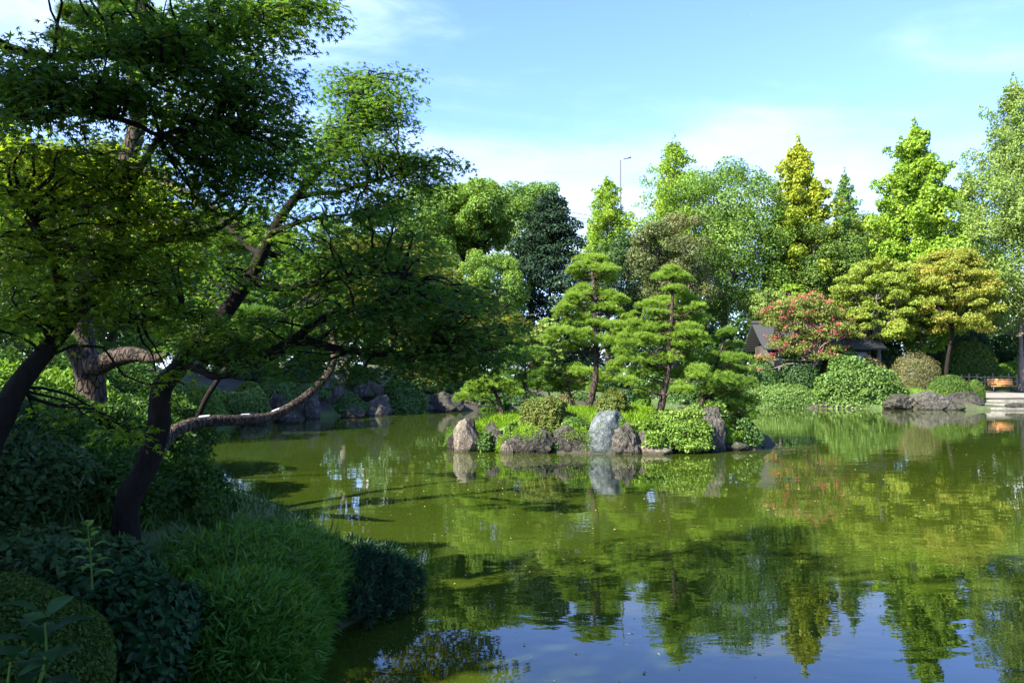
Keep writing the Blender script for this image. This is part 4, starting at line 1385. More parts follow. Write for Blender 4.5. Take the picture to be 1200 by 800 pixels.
# low leafy plants at the outer end and tip
c, r = im(848, 888, 487, 520, 24.2)
mound('leafy_plant', 'low leafy plant among dark rocks at the outermost end of the islet', 'plant', c, r, 'shrub', 3500, .09, 526, 'low plants on the islet', tpl=OVAL, amp=.3, shell=.5, rnd=.8)
c, r = im(846, 862, 500, 518, 23.6)
mound('leafy_plant', 'small bright green tuft beside the tall dark grey rock', 'plant', c, r, 'fresh', 1800, .06, 527, 'low plants on the islet', amp=.2, shell=.5)
c, r = im(522, 545, 500, 522, 24.1)
mound('leafy_plant', 'small bright tuft at the tip behind the tan rock', 'plant', c, r, 'fresh', 2200, .07, 528, 'low plants on the islet', tpl=BLADE, amp=.3, shell=.5, spin_out=True)
c, r = im(655, 690, 488, 520, 23.3)
mound('leafy_plant', 'green plant hanging in the shade under the round azalea', 'plant', c, r, 'shrub', 3000, .08, 529, 'low plants on the islet', amp=.3, shell=.5, tpl=OVAL)
c, r = im(590, 612, 492, 520, 23.2)
mound('leafy_plant', 'pale leafy weed between the dark rocks below the tall grass', 'plant', c, r, 'ivy', 2500, .07, 530, 'low plants on the islet', amp=.3, shell=.5, tpl=OVAL)

for q, (a, b, t_, ft, D, lf, tp, lb) in enumerate(((676, 700, 505, 527, 22.9, 'fresh', BLADE, 'grassy tuft at the waterline beside the big blue grey boulder'), (560, 578, 507, 526, 23.3, 'shrub', OVAL, 'small dark weed squeezed between the tan rock and its dark neighbour'),
                                               (583, 600, 510, 528, 23.0, 'grass', BLADE, 'grassy tuft at the waterline beside the lava rock'), (640, 660, 506, 527, 23.0, 'shrub', OVAL, 'dark weed at the waterline behind the lava rock'),
                                               (736, 760, 497, 520, 23.1, 'ivy', OVAL, 'pale weed growing above the knobbly rock'),
                                               (600, 640, 496, 514, 23.0, 'grass', BLADE, 'long grass drooping over the top of the lava rock'), (655, 690, 494, 514, 23.0, 'grass', BLADE, 'long grass drooping over the shaded dark rock'),
                                               (548, 580, 494, 510, 23.9, 'grass', BLADE, 'long grass standing behind the tan tip rock'), (716, 738, 486, 504, 22.9, 'grass', BLADE, 'long grass between the blue grey boulder and the knobbly rock'),
                                               (752, 785, 506, 522, 22.6, 'ivy', OVAL, 'creeping weed draped over the flat topped tan rock'), (812, 832, 492, 522, 22.85, 'ivy', OVAL, 'leafy creeper climbing the side of the tall dark grey rock'))):
    c, r = im(a, b, t_, ft, D)
    mound('leafy_plant', lb, 'plant', c, r, lf, 1500, .09, 570 + q, 'low plants on the islet', tpl=tp, amp=.3, shell=.6, rnd=.8, spin_out=tp is BLADE, stems=False)

# islet grass
rs = np.random.default_rng(531)
n = 42000
a = rs.uniform(0, 6.283, n); u = np.sqrt(rs.uniform(0, .93, n))
x = ISL[0] + ISL[2] * u * np.cos(a); y = ISL[1] + ISL[3] * u * np.sin(a)
p = np.stack([x, y, gi(x, y) - .01], 1)
tall = np.where(x < 1.2, 1.5, 1.0)
spin = np.array((0, 0, 1.)) + rs.normal(size=p.shape) * np.array((.38, .38, .1))
mb = MB()
patch = .75 + .45 * wob(p[:, :2], 9, 2.0)
mb.leaves(p, np.cross(spin, rs.normal(size=p.shape)), .21 * tall * patch * rs.uniform(.5, 1.25, n), (GRASS[0] * np.array((1.5, 1, 1)), GRASS[1]), np.clip(rs.normal(.5, .2, n) + .15 * wob(p[:, :2], 12, 1.4), 0, 1), rs, spin)
tag(mb.build('island_grass', M['grass']), 'bright green grass covering the islet', 'grass', kind='stuff')

G8 = 'trained pines on the islet'
pine('pine_tree', 'tallest straight islet pine with cloud shaped pads and a dark curved stem', [(690, 476, 25.2), (697, 448, 25.2), (699, 415, 25.2), (697, 380, 25.2), (697, 345, 25.2), (694, 318, 25.2), (694, 303, 25.2)], .115,
     [(695, 303, 22, 8), (686, 313, 22, 7), (706, 315, 21, 7), (680, 322, 17, 6), (714, 326, 14, 5), (698, 322, 20, 6), (690, 340, 28, 8), (712, 345, 22, 8), (672, 350, 18, 7), (662, 362, 14, 5), (686, 356, 22, 7), (712, 360, 22, 8), (728, 352, 12, 6), (735, 368, 13, 6),
      (672, 374, 26, 9), (698, 376, 22, 7), (720, 382, 24, 9), (660, 388, 20, 8), (684, 392, 20, 7), (708, 396, 22, 8), (732, 390, 14, 7), (668, 405, 18, 7), (722, 410, 18, 7), (650, 398, 12, 6)], 'pine', 541, G8,
     stubs=[((697, 352, 25.1), (690, 345, 24.8), (684, 349, 24.6), .035), ((697, 352, 25.1), (702, 348, 24.8), (708, 352, 24.6), .03)])
pine('pine_tree', 'low spreading pine crouching behind the stem of the tallest islet pine', [(672, 472, 27.0), (668, 462, 27.0), (664, 448, 27.0), (668, 432, 27.0)], .07,
     [(668, 432, 24, 8), (650, 442, 16, 7), (688, 438, 20, 8), (672, 448, 26, 8), (655, 455, 16, 6), (696, 452, 15, 6), (710, 440, 14, 7), (722, 428, 14, 7), (640, 428, 12, 6)], 'pine', 542, G8, dj=.5)
pine('pine_tree', 'broad islet pine with many pads on a pale slanting stem', [(772, 493, 23.9), (775, 475, 23.9), (779, 455, 24.0), (784, 430, 24.0), (784, 405, 24.0), (787, 375, 24.0), (788, 345, 24.0), (789, 325, 24.0)], .12,
     [(790, 319, 22, 6), (778, 324, 15, 5), (800, 326, 16, 6), (793, 339, 16, 5), (775, 352, 20, 7), (803, 350, 22, 8), (822, 356, 12, 6), (757, 356, 14, 7), (765, 368, 20, 7), (796, 366, 24, 8), (818, 372, 16, 7), (748, 380, 16, 7), (772, 384, 22, 7), (805, 386, 22, 8),
      (740, 396, 20, 8), (764, 400, 22, 8), (795, 400, 22, 8), (820, 398, 16, 8), (735, 414, 18, 9), (758, 418, 22, 9), (785, 416, 22, 8), (812, 416, 20, 9), (742, 432, 20, 9), (766, 436, 22, 9), (795, 434, 22, 8), (818, 436, 20, 9), (736, 448, 14, 8), (758, 452, 18, 7), (800, 452, 20, 8)],
     'pine', 543, G8, stubs=[((784, 414, 24.0), (774, 408, 23.7), (767, 412, 23.5), .035), ((784, 414, 24.0), (792, 412, 23.7), (796, 424, 23.5), .035)])
pine('pine_tree', 'wide low pine reaching over the water at the outermost end of the islet', [(812, 492, 24.6), (822, 472, 24.6), (832, 450, 24.7), (838, 430, 24.7), (846, 408, 24.7), (850, 392, 24.7)], .09,
     [(850, 388, 14, 6), (840, 398, 12, 5), (858, 402, 14, 6), (845, 412, 16, 6), (832, 420, 16, 7), (858, 420, 20, 8), (846, 432, 24, 8), (868, 434, 16, 8), (826, 440, 16, 8), (852, 446, 24, 8), (874, 450, 15, 8), (834, 456, 20, 9), (858, 462, 22, 9), (878, 466, 13, 8), (848, 474, 22, 8), (870, 480, 18, 9), (884, 484, 9, 7), (828, 470, 16, 8)],
     'pine_mid', 544, G8, dj=.8, stubs=[((826, 484, 24.5), (850, 489, 24.2), (866, 482, 24.0), .03)])
pine('pine_tree', 'small bent pine at the grassy tip of the islet with a leaning bare stem', [(588, 482, 25.3), (584, 468, 25.3), (578, 455, 25.4), (575, 444, 25.4)], .085,
     [(575, 448, 16, 7), (560, 452, 16, 7), (548, 460, 14, 7), (540, 464, 9, 5), (590, 450, 16, 7), (602, 458, 14, 7), (566, 461, 12, 5), (580, 438, 12, 6)], 'pine', 545, G8, dj=.5)
pine('pine_tree', 'slim dark pine standing behind the grassy tip of the islet', [(618, 474, 26.5), (614, 450, 26.5), (616, 425, 26.6), (614, 400, 26.6)], .05,
     [(614, 398, 16, 7), (600, 410, 15, 7), (628, 412, 16, 8), (612, 422, 18, 7), (598, 430, 15, 7), (630, 432, 17, 8), (615, 444, 18, 7), (602, 452, 14, 7), (634, 450, 14, 7)], 'pine_dark', 546, G8, dj=.5)
tree('small_tree', 'open pale green sapling on the islet behind the low spreading pine', 'tree', 640, 27.2, 372, 440, 24, 'layer', 'pale', 5000, .11, 547, base=.5, up=.5, tr=.04)

# =================================================================== THE NEAR BANK
# bamboo mound
c = P(305, 735, 6.9); z0 = gz1(c[0], 6.9)
mound('dwarf_bamboo', 'dense mound of dwarf bamboo grass at the edge of the water', 'bamboo', (-2.5, 7.2, .18), (1.0, 1.5, .66), 'bamboo', 30000, .105, 601, None, tpl=BLADE, lo=-.45, shell=.3, amp=.10, spin_out=True, freq=2.5)
mound('dwarf_bamboo', 'lower tongue of dwarf bamboo leaning over the water in front', 'bamboo', (-2.05, 5.9, .1), (.66, .75, .62), 'bamboo', 20000, .10, 602, None, tpl=BLADE, lo=-.5, shell=.3, amp=.10, spin_out=True, freq=2.5)
# juniper shrub
c = P(450, 712, 8.0)
mound('juniper_shrub', 'dark spreading juniper beside the dwarf bamboo over the water', 'shrub', (c[0] - .27, 7.9, .1), (.56, .85, .42), 'juniper', 1300, .10, 603, None, tpl=TUFT_FAR, lo=-.6, shell=.5, amp=.3, bumps=16, bark='bark_dark')
# clipped azalea, near left corner
mound('clipped_azalea', 'large clipped azalea dome in deep shade at the corner of the bank', 'shrub', (-2.68, 3.5, .70), (.86, .9, .64), 'azalea_shaded', 62000, .021, 604, None, shell=.12, amp=.06, freq=4, up=.35)
# broad leaved sprout in front of the azalea
rs = np.random.default_rng(605)


def sprout(name, label, base, top, nl, L, leaf, tplx, seed, wide=1.0):
    rs = np.random.default_rng(seed)
    b = np.asarray(base, float); t = np.asarray(top, float)
    r = empty(name, b, label, 'plant')
    st = spline([b, (b + t) / 2 + rs.normal(size=3) * .02, t], 8)
    MB().tube(st, np.linspace(.007, .003, 8), 6).build('stem', M['fresh'], r, smooth=True)
    mb = MB()
    for q in range(nl):
        s = (.25 + .75 * q / (nl - 1))
        p0 = b + (t - b) * s
        a = q * 2.4 + rs.uniform(-.3, .3)
        d = np.array((math.cos(a), math.sin(a), .35 + .5 * (s - .5)))
        d /= np.linalg.norm(d)
        l = L * rs.uniform(.75, 1.1) * (1 - .3 * max(0, s - .8))
        side = np.cross(d, (0, 0, 1.)); side /= np.linalg.norm(side)
        nrm = np.cross(side, d)
        m = 9
        vs = []
        for k in range(m):
            u = k / (m - 1)
            wd = wide * .30 * l * math.sin(math.pi * min(1, u * .93 + .05)) ** .85 * (1 - .35 * u)
            c = p0 + d * (.03 + u * l) + nrm * (.10 * l * math.sin(u * 2.2)) - np.array((0, 0, .34 * l * u * u))
            vs += [c - side * wd + nrm * .05 * l * (wd > .004), c, c + side * wd + nrm * .05 * l * (wd > .004)]
        f = []
        for k in range(m - 1):
            f += [(3 * k, 3 * k + 1, 3 * k + 4, 3 * k + 3), (3 * k + 1, 3 * k + 2, 3 * k + 5, 3 * k + 4)]
        mb.add(vs, f, rs.uniform(.2, 1))
    mb.build('leaves', M[leaf], r, smooth=True)
    return r


sprout('broadleaf_sprout', 'young sprout with big pointed leaves in front of the clipped azalea', P(38, 830, 2.75), P(52, 722, 2.85), 13, .17, 'big', None, 606)
sprout('broadleaf_sprout', 'second big leaved sprout cut by the lower edge of the view', P(8, 860, 2.6), P(12, 775, 2.65), 6, .15, 'big', None, 607)
sprout('seedling', 'thin upright seedling with small light leaves in the dark hollow', P(108, 690, 4.6), P(103, 617, 4.6), 16, .10, 'fresh', None, 608)
# broad leaved shrubs on the near bank
mound('broadleaf_shrub', 'shrub with drooping broad dark leaves between the azalea and the bamboo', 'shrub', (-2.55, 5.2, .4), (.60, .75, .56), 'big', 7500, .065, 609, None, tpl=OVAL, amp=.2, shell=.5, lo=-.4, rnd=.5, up=.5)
mound('evergreen_shrub', 'dark bushy evergreen at the foot of the leaning maple', 'shrub', (-3.5, 7.5, .7), (.85, .9, .72), 'shrub_shaded', 26000, .06, 610, None, amp=.25, shell=.45, rnd=.7, bumps=16, tpl=OVAL)
mound('evergreen_shrub', 'leafy evergreen thicket behind the slanting maple stem', 'shrub', (-5.6, 9.2, .9), (1.5, 1.5, 1.0), 'shrub_shaded', 46000, .066, 611, None, amp=.25, shell=.45, rnd=.7, bumps=26, tpl=OVAL)
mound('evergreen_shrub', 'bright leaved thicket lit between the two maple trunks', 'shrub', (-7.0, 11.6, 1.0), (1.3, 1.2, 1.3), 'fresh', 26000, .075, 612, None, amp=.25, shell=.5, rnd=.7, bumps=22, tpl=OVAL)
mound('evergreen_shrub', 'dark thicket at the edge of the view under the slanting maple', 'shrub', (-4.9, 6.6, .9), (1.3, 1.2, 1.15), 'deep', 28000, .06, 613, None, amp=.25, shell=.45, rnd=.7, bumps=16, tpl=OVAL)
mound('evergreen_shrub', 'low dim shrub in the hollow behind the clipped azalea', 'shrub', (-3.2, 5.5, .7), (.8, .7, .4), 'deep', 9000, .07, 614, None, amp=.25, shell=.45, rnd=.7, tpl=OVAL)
mound('evergreen_shrub', 'waterside shrub behind the leaning maple trunk near the dipping pine stem', 'shrub', (-6.8, 14.2, .5), (1.3, 1.6, 1.4), 'shrub_shaded', 18000, .085, 615, None, amp=.25, shell=.45, rnd=.7, bumps=14, tpl=OVAL)
mound('evergreen_shrub', 'shrub mass on the bank below the old pine with the cut limb', 'shrub', (-9.5, 17, .7), (2.2, 2.2, 2.0), 'shrub_shaded', 30000, .085, 616, None, amp=.25, shell=.45, rnd=.7, bumps=14)
# wispy weeds and bamboo litter in the hollow
rs = np.random.default_rng(617)
n = 5000
x = rs.uniform(-4.6, -1.5, n); y = rs.uniform(3.2, 8.5, n)
k = pond_sdf(x, y) > .05
x, y = x[k], y[k]
p = np.stack([x, y, gz(x, y) - .01], 1)
spin = np.array((0, 0, 1.)) + rs.normal(size=p.shape) * .5
mb = MB()
mb.leaves(p, np.cross(spin, rs.normal(size=p.shape)), .2 * rs.uniform(.3, 1.2, len(p)), GRASS, np.clip(rs.normal(.4, .2, len(p)), 0, 1), rs, spin)
tag(mb.build('undergrowth', M['shrub']), 'thin weeds and grass under the trees of the near bank', 'undergrowth', kind='stuff')

# =================================================================== THE LEANING PINE OVER THE WATER
rs = np.random.default_rng(640)
lp_pts = [(178, 556, 11.5), (196, 512, 12.2), (232, 495, 12.8), (280, 492, 13.4), (316, 488, 14.0), (348, 472, 14.5), (372, 452, 14.9), (388, 432, 15.1), (392, 408, 15.2), (388, 385, 15.3), (392, 350, 15.5), (385, 320, 15.6)]
lp = empty('pine_tree', P(*lp_pts[0]), 'old pine whose bare stem dips low over the water with pale patches on top', 'pine tree')
path = spline([P(*q) for q in lp_pts], 44)
tb = MB()
tb.tube(path, np.interp(np.linspace(0, 1, 44), [0, .3, .6, 1], [.105, .09, .072, .035]), 12, 3, .10)
tb.tube(spline([P(393, 415, 15.1), P(407, 425, 14.9), P(409, 440, 14.8), P(402, 447, 14.8), P(393, 440, 14.9)], 14), np.linspace(.035, .02, 14), 7)
lpt = tb.build('trunk', M['bark_pine'], lp, smooth=True)
for q, (i0, i1) in enumerate(((8, 9), (12, 13), (16, 17))):
    seg = path[i0:i1 + 1].copy()
    rr_ = np.interp(np.linspace(0, 1, 44), [0, .3, .6, 1], [.105, .09, .072, .035])[i0:i1 + 1]
    v, f = [], []
    for j, (c, r) in enumerate(zip(seg, rr_)):
        for a in (-.55, -.2, .2, .55):
            v.append(c + np.array((0, -math.sin(a + .12), 0)) * r * 1.06 + np.array((0, 0, math.cos(a + .12))) * r * 1.09)
    m_ = len(seg)
    top = np.array(v); bot = top - np.array((0, 0, .03))
    vv = np.vstack([top, bot]); nb = len(top)
    for j in range(m_ - 1):
        for a in range(3):
            f.append((4 * j + a, 4 * j + a + 1, 4 * j + a + 5, 4 * j + a + 4))
            f.append((nb + 4 * j + a, nb + 4 * j + a + 4, nb + 4 * j + a + 5, nb + 4 * j + a + 1))
    MB().add(vv, f).build('bark_patch', M['white_patch'], lp)
mb = MB()
for (px, py, rx, ry, D) in ((370, 372, 34, 12, 15.6), (410, 360, 30, 12, 15.2), (392, 335, 34, 13, 15.8), (350, 345, 26, 10, 15.9), (430, 335, 26, 11, 15.4), (380, 312, 26, 10, 15.8), (420, 388, 22, 8, 14.8), (345, 392, 22, 8, 15.2), (300, 372, 26, 10, 15.2)):
    c = P(px, py, D); r = (S(rx, D), S(rx, D) * .9, S(ry, D))
    p, nn = ell_pts(rs, 330, c, r, -.3, .5, .15, 3, int(rs.integers(1e6)))
    mb.leaves(p, nn * .5 + np.array((0, 0, .8)) + rs.normal(size=p.shape) * .3, .17 * rs.uniform(.7, 1.1, len(p)), TUFT, np.clip(rs.normal(.45, .2, len(p)), 0, 1), rs)
    k = path[int(rs.integers(30, 43))]
    limb(tb2 := MB(), k, c, .035, .012, rs, .05, 7, 6)
    tb2.build('branch', M['bark_pine'], lp, smooth=True)
mb.build('crown', M['pine_dark'], lp)

# =================================================================== THE BIG PINE ON THE NEAR BANK
rs = np.random.default_rng(650)
bp_pts = [(112, 520, 11.0), (108, 470, 11.0), (102, 430, 11.0), (92, 395, 11.1), (100, 330, 11.2), (128, 260, 11.3), (150, 190, 11.4), (163, 135, 11.4), (158, 95, 11.4), (146, 68, 11.4), (130, 40, 11.4), (118, 0, 11.4)]
bpn = empty('pine_tree', P(*bp_pts[0]), 'old pine with a scaly thick stem and a stout cut limb among the maples', 'pine tree')
bpn.location.z = gz1(bpn.location.x, bpn.location.y) - .1
path = spline([P(*q) for q in bp_pts], 40)
path = np.vstack([np.array(bpn.location), path])
tb = MB()
rad = np.interp(np.linspace(0, 1, 41), [0, .3, .5, 1], [.20, .18, .14, .06])
tb.tube(path, rad, 12, 4, .12)
lim = spline([P(100, 432, 11.0), P(118, 426, 10.8), P(138, 418, 10.6), P(158, 415, 10.4), P(180, 420, 10.3), P(196, 414, 10.2)], 16)
tb.tube(lim, np.interp(np.linspace(0, 1, 16), [0, .6, 1], [.16, .10, .03]), 10, 5, .16)
tb.tube(spline([P(150, 80, 11.4), P(175, 52, 11.2), P(205, 45, 11.0)], 8), np.linspace(.08, .04, 8), 8, 6, .1)
tb.tube(spline([P(155, 110, 11.4), P(140, 100, 11.2), P(122, 92, 11.0)], 8), np.linspace(.06, .02, 8), 8, 7, .1)
for (a, b, c_) in (((128, 260, 11.3), (200, 262, 10.8), (262, 268, 10.4)), ((150, 190, 11.4), (220, 228, 10.9), (285, 262, 10.4)), ((112, 300, 11.2), (60, 280, 11.0), (10, 275, 10.8))):
    tb.tube(spline([P(*a), P(*b), P(*c_)], 10), np.linspace(.09, .03, 10), 8, 8, .1)
tb.build('trunk', M['bark_pine'], bpn, smooth=True)
mb = MB()
pads = [(92, 22, 20, 12, 10.4), (75, 48, 16, 8, 10.2), (118, 30, 22, 14, 10.8), (150, 15, 26, 12, 11), (180, 30, 20, 10, 10.8), (128, -10, 40, 12, 11), (200, 45, 20, 10, 11), (105, 55, 18, 8, 10.8),
        (285, 272, 24, 13, 10.2), (262, 262, 22, 10, 10.6), (305, 285, 16, 9, 10.0), (270, 290, 20, 9, 10.2), (240, 280, 20, 8, 10.6), (10, 270, 26, 12, 10.8), (40, 285, 20, 8, 10.8), (200, 300, 26, 9, 10.4), (60, 400, 24, 9, 10.5), (25, 380, 20, 8, 10.6)]
for (px, py, rx, ry, D) in pads:
    c = P(px, py, D); r = (S(rx, D), S(rx, D), S(ry, D))
    p, nn = ell_pts(rs, 150, c, r, -.4, .6, .15, 3, int(rs.integers(1e6)))
    mb.leaves(p, nn * .6 + np.array((0, 0, .7)) + rs.normal(size=p.shape) * .3, .15 * rs.uniform(.7, 1.1, len(p)), TUFT_FINE, np.clip(rs.normal(.45, .2, len(p)), 0, 1), rs)
mb.build('crown', M['pine_dark'], bpn)


# =================================================================== THE MAPLES OF THE NEAR BANK
def maple(label, limbs, regions, seed, leaf, leaf_size=.052, per=70, spray_r=.26, tr_rough=.07, ty=None):
    """limbs: list of ([(px,py,D)...], r0, r1); regions: (px,py,rx,ry,D,depth,number of sprays)"""
    rs = np.random.default_rng(seed)
    b = P(*limbs[0][0][0])
    b[2] = gz1(b[0], b[1]) - .05
    root = empty('maple_tree', b, label, 'tree', None)
    tb = MB()
    sk = []
    for q, (pts, r0, r1) in enumerate(limbs):
        pp_ = [P(*k) for k in pts]
        if q == 0:
            pp_ = [b] + pp_[0:] if np.linalg.norm(pp_[0] - b) > .12 else pp_
        n = 7 * len(pp_)
        path = spline(pp_, n)
        path += np.stack([wob(path, seed + q * 3 + i, 5.0) for i in range(3)], 1) * r0 * .18
        tb.tube(path, np.linspace(1, 0, n) ** 1.0 * (r0 - r1) + r1, 11 if r0 > .05 else 7, seed + q, tr_rough)
        sk.append(path[n // 4:])
    sk = np.concatenate(sk)
    mb = MB()
    for (px, py, rx, ry, D, dd, ns) in regions:
        for s in range(ns):
            a = rs.uniform(0, 6.283); u = math.sqrt(rs.uniform(0, 1))
            Dq = D + rs.uniform(-dd, dd)
            c = P(px + rx * u * math.cos(a), py + ry * u * math.sin(a), Dq)
            R_ = spray_r * rs.uniform(.65, 1.3)
            n = int(per * (R_ / spray_r) ** 2) + 6
            aa = rs.uniform(0, 6.283, n); uu = np.sqrt(rs.uniform(0, 1, n))
            # sprays are flat fans that droop at their rim
            p = np.stack([R_ * uu * np.cos(aa), R_ * uu * np.sin(aa), -.32 * R_ * uu ** 2 + rs.normal(0, .13 * R_, n)], 1)
            tilt = rs.normal(0, .18, 2)
            p[:, 2] += p[:, 0] * tilt[0] + p[:, 1] * tilt[1]
            out = np.stack([np.cos(aa), np.sin(aa), np.zeros(n)], 1)
            nr = np.array((0, 0, 1.0)) + out * .35 * uu[:, None] + rs.normal(size=(n, 3)) * .42
            spin = out + rs.normal(size=(n, 3)) * .5 + np.array((0, 0, -.3))
            ti = np.clip(rs.normal(.42, .1) + rs.normal(0, .18, n), 0, 1)
            mb.leaves(p + c, nr, leaf_size * rs.uniform(.7, 1.2, n), MAPLE, ti, rs, spin)
            d = ((sk - c) ** 2).sum(1) + 3 * np.maximum(0, sk[:, 2] - c[2]) ** 2
            k = sk[int(np.argmin(d))]
            if np.linalg.norm(k - c) < 2.2:
                limb(tb, k, c - np.array((0, 0, .02)), .012, .004, rs, .06, 6, 4)
            for w_ in range(3):
                e = c + p[int(rs.integers(0, n))]
                tb.tube(spline([c - np.array((0, 0, .02)), (c + e) / 2 + np.array((0, 0, .02)), e], 4), [.005, .004, .002], 4, cap=False) if False else tb.tube(spline([c - np.array((0, 0, .02)), (c + e) / 2 + np.array((0, 0, .02)), e], 4), np.linspace(.005, .002, 4), 4, cap=False)
    tb.build('trunk', M['bark_dark'], root, smooth=True)
    mb.build('crown', M[leaf], root)
    return root


# the leaning maple in the middle of the near bank
main_limbs = [
    ([(148, 592, 6.4), (172, 545, 6.42), (187, 500, 6.45), (192, 455, 6.5), (214, 428, 6.55), (240, 393, 6.6), (268, 357, 6.7), (292, 326, 6.8), (306, 298, 6.85), (320, 270, 6.9), (336, 244, 7.0), (355, 222, 7.05), (378, 198, 7.1), (395, 165, 7.2), (415, 125, 7.3), (432, 95, 7.3)],   .105, .010),
    ([(238, 416, 6.55), (262, 421, 6.5), (288, 422, 6.4), (318, 414, 6.3), (342, 402, 6.2), (360, 401, 6.15), (385, 408, 6.1), (420, 414, 6.0), (455, 416, 5.95), (500, 408, 5.9)], .075, .012),
    ([(340, 402, 6.2), (358, 388, 6.1), (382, 372, 6.0), (408, 364, 5.9), (432, 357, 5.85), (470, 340, 5.8)], .04, .01),
    ([(294, 326, 6.8), (312, 335, 6.7), (340, 337, 6.6), (366, 333, 6.5), (392, 327, 6.4), (440, 318, 6.3), (490, 330, 6.2)], .045, .008),
    ([(345, 232, 7.05), (372, 226, 7.0), (400, 224, 6.95), (430, 214, 6.9), (462, 206, 6.85), (500, 192, 6.8)], .028, .006),
    ([(215, 430, 6.55), (232, 432, 6.45), (248, 440, 6.3), (262, 440, 6.2), (278, 436, 6.1)], .04, .02),
    ([(320, 272, 6.9), (345, 262, 6.8), (375, 255, 6.7), (415, 250, 6.6)], .025, .007),
    ([(306, 298, 6.85), (285, 285, 7.0), (262, 262, 7.2), (240, 240, 7.4)], .03, .008),
]
main_regions = [
    # tall open spray against the sky
    (432, 92, 38, 14, 7.3, .3, 11), (415, 112, 22, 12, 7.3, .4, 5), (455, 120, 24, 16, 7.2, .4, 7), (430, 135, 34, 16, 7.2, .4, 9), (405, 150, 32, 16, 7.1, .4, 8), (390, 170, 26, 20, 7.1, .4, 9), (425, 170, 40, 16, 7.1, .5, 11),
    (470, 190, 36, 14, 6.9, .4, 9), (508, 188, 24, 10, 6.8, .3, 6), (400, 200, 50, 14, 7.0, .5, 11), (355, 190, 30, 24, 7.2, .5, 10), (490, 212, 26, 12, 6.8, .4, 6), (440, 230, 40, 16, 6.7, .5, 8),
    # body of the crown
    (340, 245, 60, 30, 7.0, .8, 16), (420, 270, 70, 30, 6.6, .8, 18), (330, 300, 70, 30, 6.9, .9, 14), (450, 310, 60, 30, 6.3, .8, 18), (400, 345, 70, 26, 6.2, .8, 16), (480, 345, 50, 26, 6.1, .7, 16),
    (440, 380, 70, 22, 6.0, .7, 18), (510, 375, 50, 26, 5.9, .6, 13), (555, 375, 36, 26, 5.8, .5, 11), (535, 410, 50, 20, 5.8, .5, 10), (585, 388, 20, 18, 5.8, .4, 7), (480, 412, 60, 16, 5.9, .6, 12), (560, 345, 26, 14, 5.9, .4, 6), (520, 340, 30, 18, 6.0, .4, 8),
    (500, 432, 50, 10, 5.8, .5, 7), (290, 380, 50, 26, 6.4, .8, 9), (340, 420, 60, 18, 6.1, .7, 8), (250, 330, 50, 40, 7.0, .8, 10), (415, 432, 40, 8, 6.0, .5, 5), (230, 385, 40, 22, 6.9, .6, 9), (300, 400, 50, 14, 6.6, .6, 9), (390, 300, 60, 30, 6.8, .6, 10), (560, 410, 34, 16, 5.8, .4, 7), (470, 290, 50, 20, 6.5, .6, 9),
]
maple('leaning maple with a dark bent trunk and boughs stretched out over the water', main_limbs, [(*q[:6], max(2, int(q[6] * (.78 if q[1] > 240 else 1.0)))) for q in main_regions], 701, 'maple', leaf_size=.04, per=92)
# turning outer sprays belong to a maple further out
maple('maple with reddish turning leaves behind the tip of the leaning maple',
      [([(222, 520, 16.5), (240, 470, 16.4), (275, 420, 16.0), (320, 385, 15.6), (380, 362, 15.2), (440, 350, 14.8), (500, 342, 14.4), (540, 340, 14.2)], .07, .012), ([(380, 362, 15.2), (440, 378, 14.6), (500, 390, 14.0), (545, 385, 13.6)], .04, .01), ([(320, 385, 15.6), (380, 340, 15.2), (430, 310, 15.2), (470, 290, 15.2)], .05, .01)],
      [(500, 330, 50, 20, 14.5, .8, 16), (540, 350, 44, 18, 14.2, .7, 16), (470, 300, 40, 22, 15.2, .8, 14), (560, 385, 40, 22, 13.6, .6, 18), (500, 370, 50, 20, 14, .8, 16), (520, 415, 50, 20, 13.8, .7, 14), (450, 350, 40, 26, 15, .8, 12), (420, 300, 40, 30, 15.4, .8, 12)],
      702, 'maple_autumn', leaf_size=.075, per=90, spray_r=.42)
# the slanting maple at the edge of the view
left_limbs = [
    ([(-22, 560, 5.0), (-4, 505, 5.05), (14, 462, 5.1), (32, 436, 5.15), (52, 412, 5.2), (76, 384, 5.3), (98, 352, 5.4), (122, 326, 5.5), (148, 302, 5.6), (178, 284, 5.7), (220, 274, 5.8), (258, 264, 5.9), (290, 240, 6.0)], .085, .012),
    ([(76, 384, 5.3), (70, 340, 5.3), (60, 300, 5.2), (40, 260, 5.0), (20, 235, 4.9)], .04, .008),
    ([(122, 326, 5.5), (140, 270, 5.6), (150, 220, 5.6), (185, 160, 5.5), (200, 110, 5.5), (215, 70, 5.4)], .04, .008),
    ([(98, 352, 5.4), (130, 372, 5.5), (170, 375, 5.6), (215, 360, 5.7)], .03, .008),
]
left_regions = [
    (40, 190, 60, 26, 5.0, .6, 16), (110, 200, 50, 30, 5.3, .6, 13), (60, 240, 70, 26, 5.1, .6, 15), (160, 235, 60, 30, 5.6, .6, 14), (40, 290, 60, 24, 5.1, .5, 11), (120, 280, 50, 24, 5.4, .5, 10), (200, 265, 50, 22, 5.7, .5, 9), (170, 310, 60, 20, 5.6, .5, 9),
    (60, 340, 50, 22, 5.2, .5, 8), (130, 350, 60, 20, 5.4, .5, 8), (20, 380, 40, 20, 5.0, .5, 5), (190, 370, 50, 20, 5.6, .5, 7), (190, 440, 24, 12, 5.6, .4, 3), (60, 480, 40, 14, 5.0, .4, 2), (130, 510, 40, 16, 5.6, .4, 3),
]
maple('slanting maple with leaves coloured sunlit yellow green at the edge of the view', left_limbs, [(*q[:6], int(q[6] * 1.3)) for q in left_regions], 703, 'maple_sunlit', leaf_size=.043, per=62)
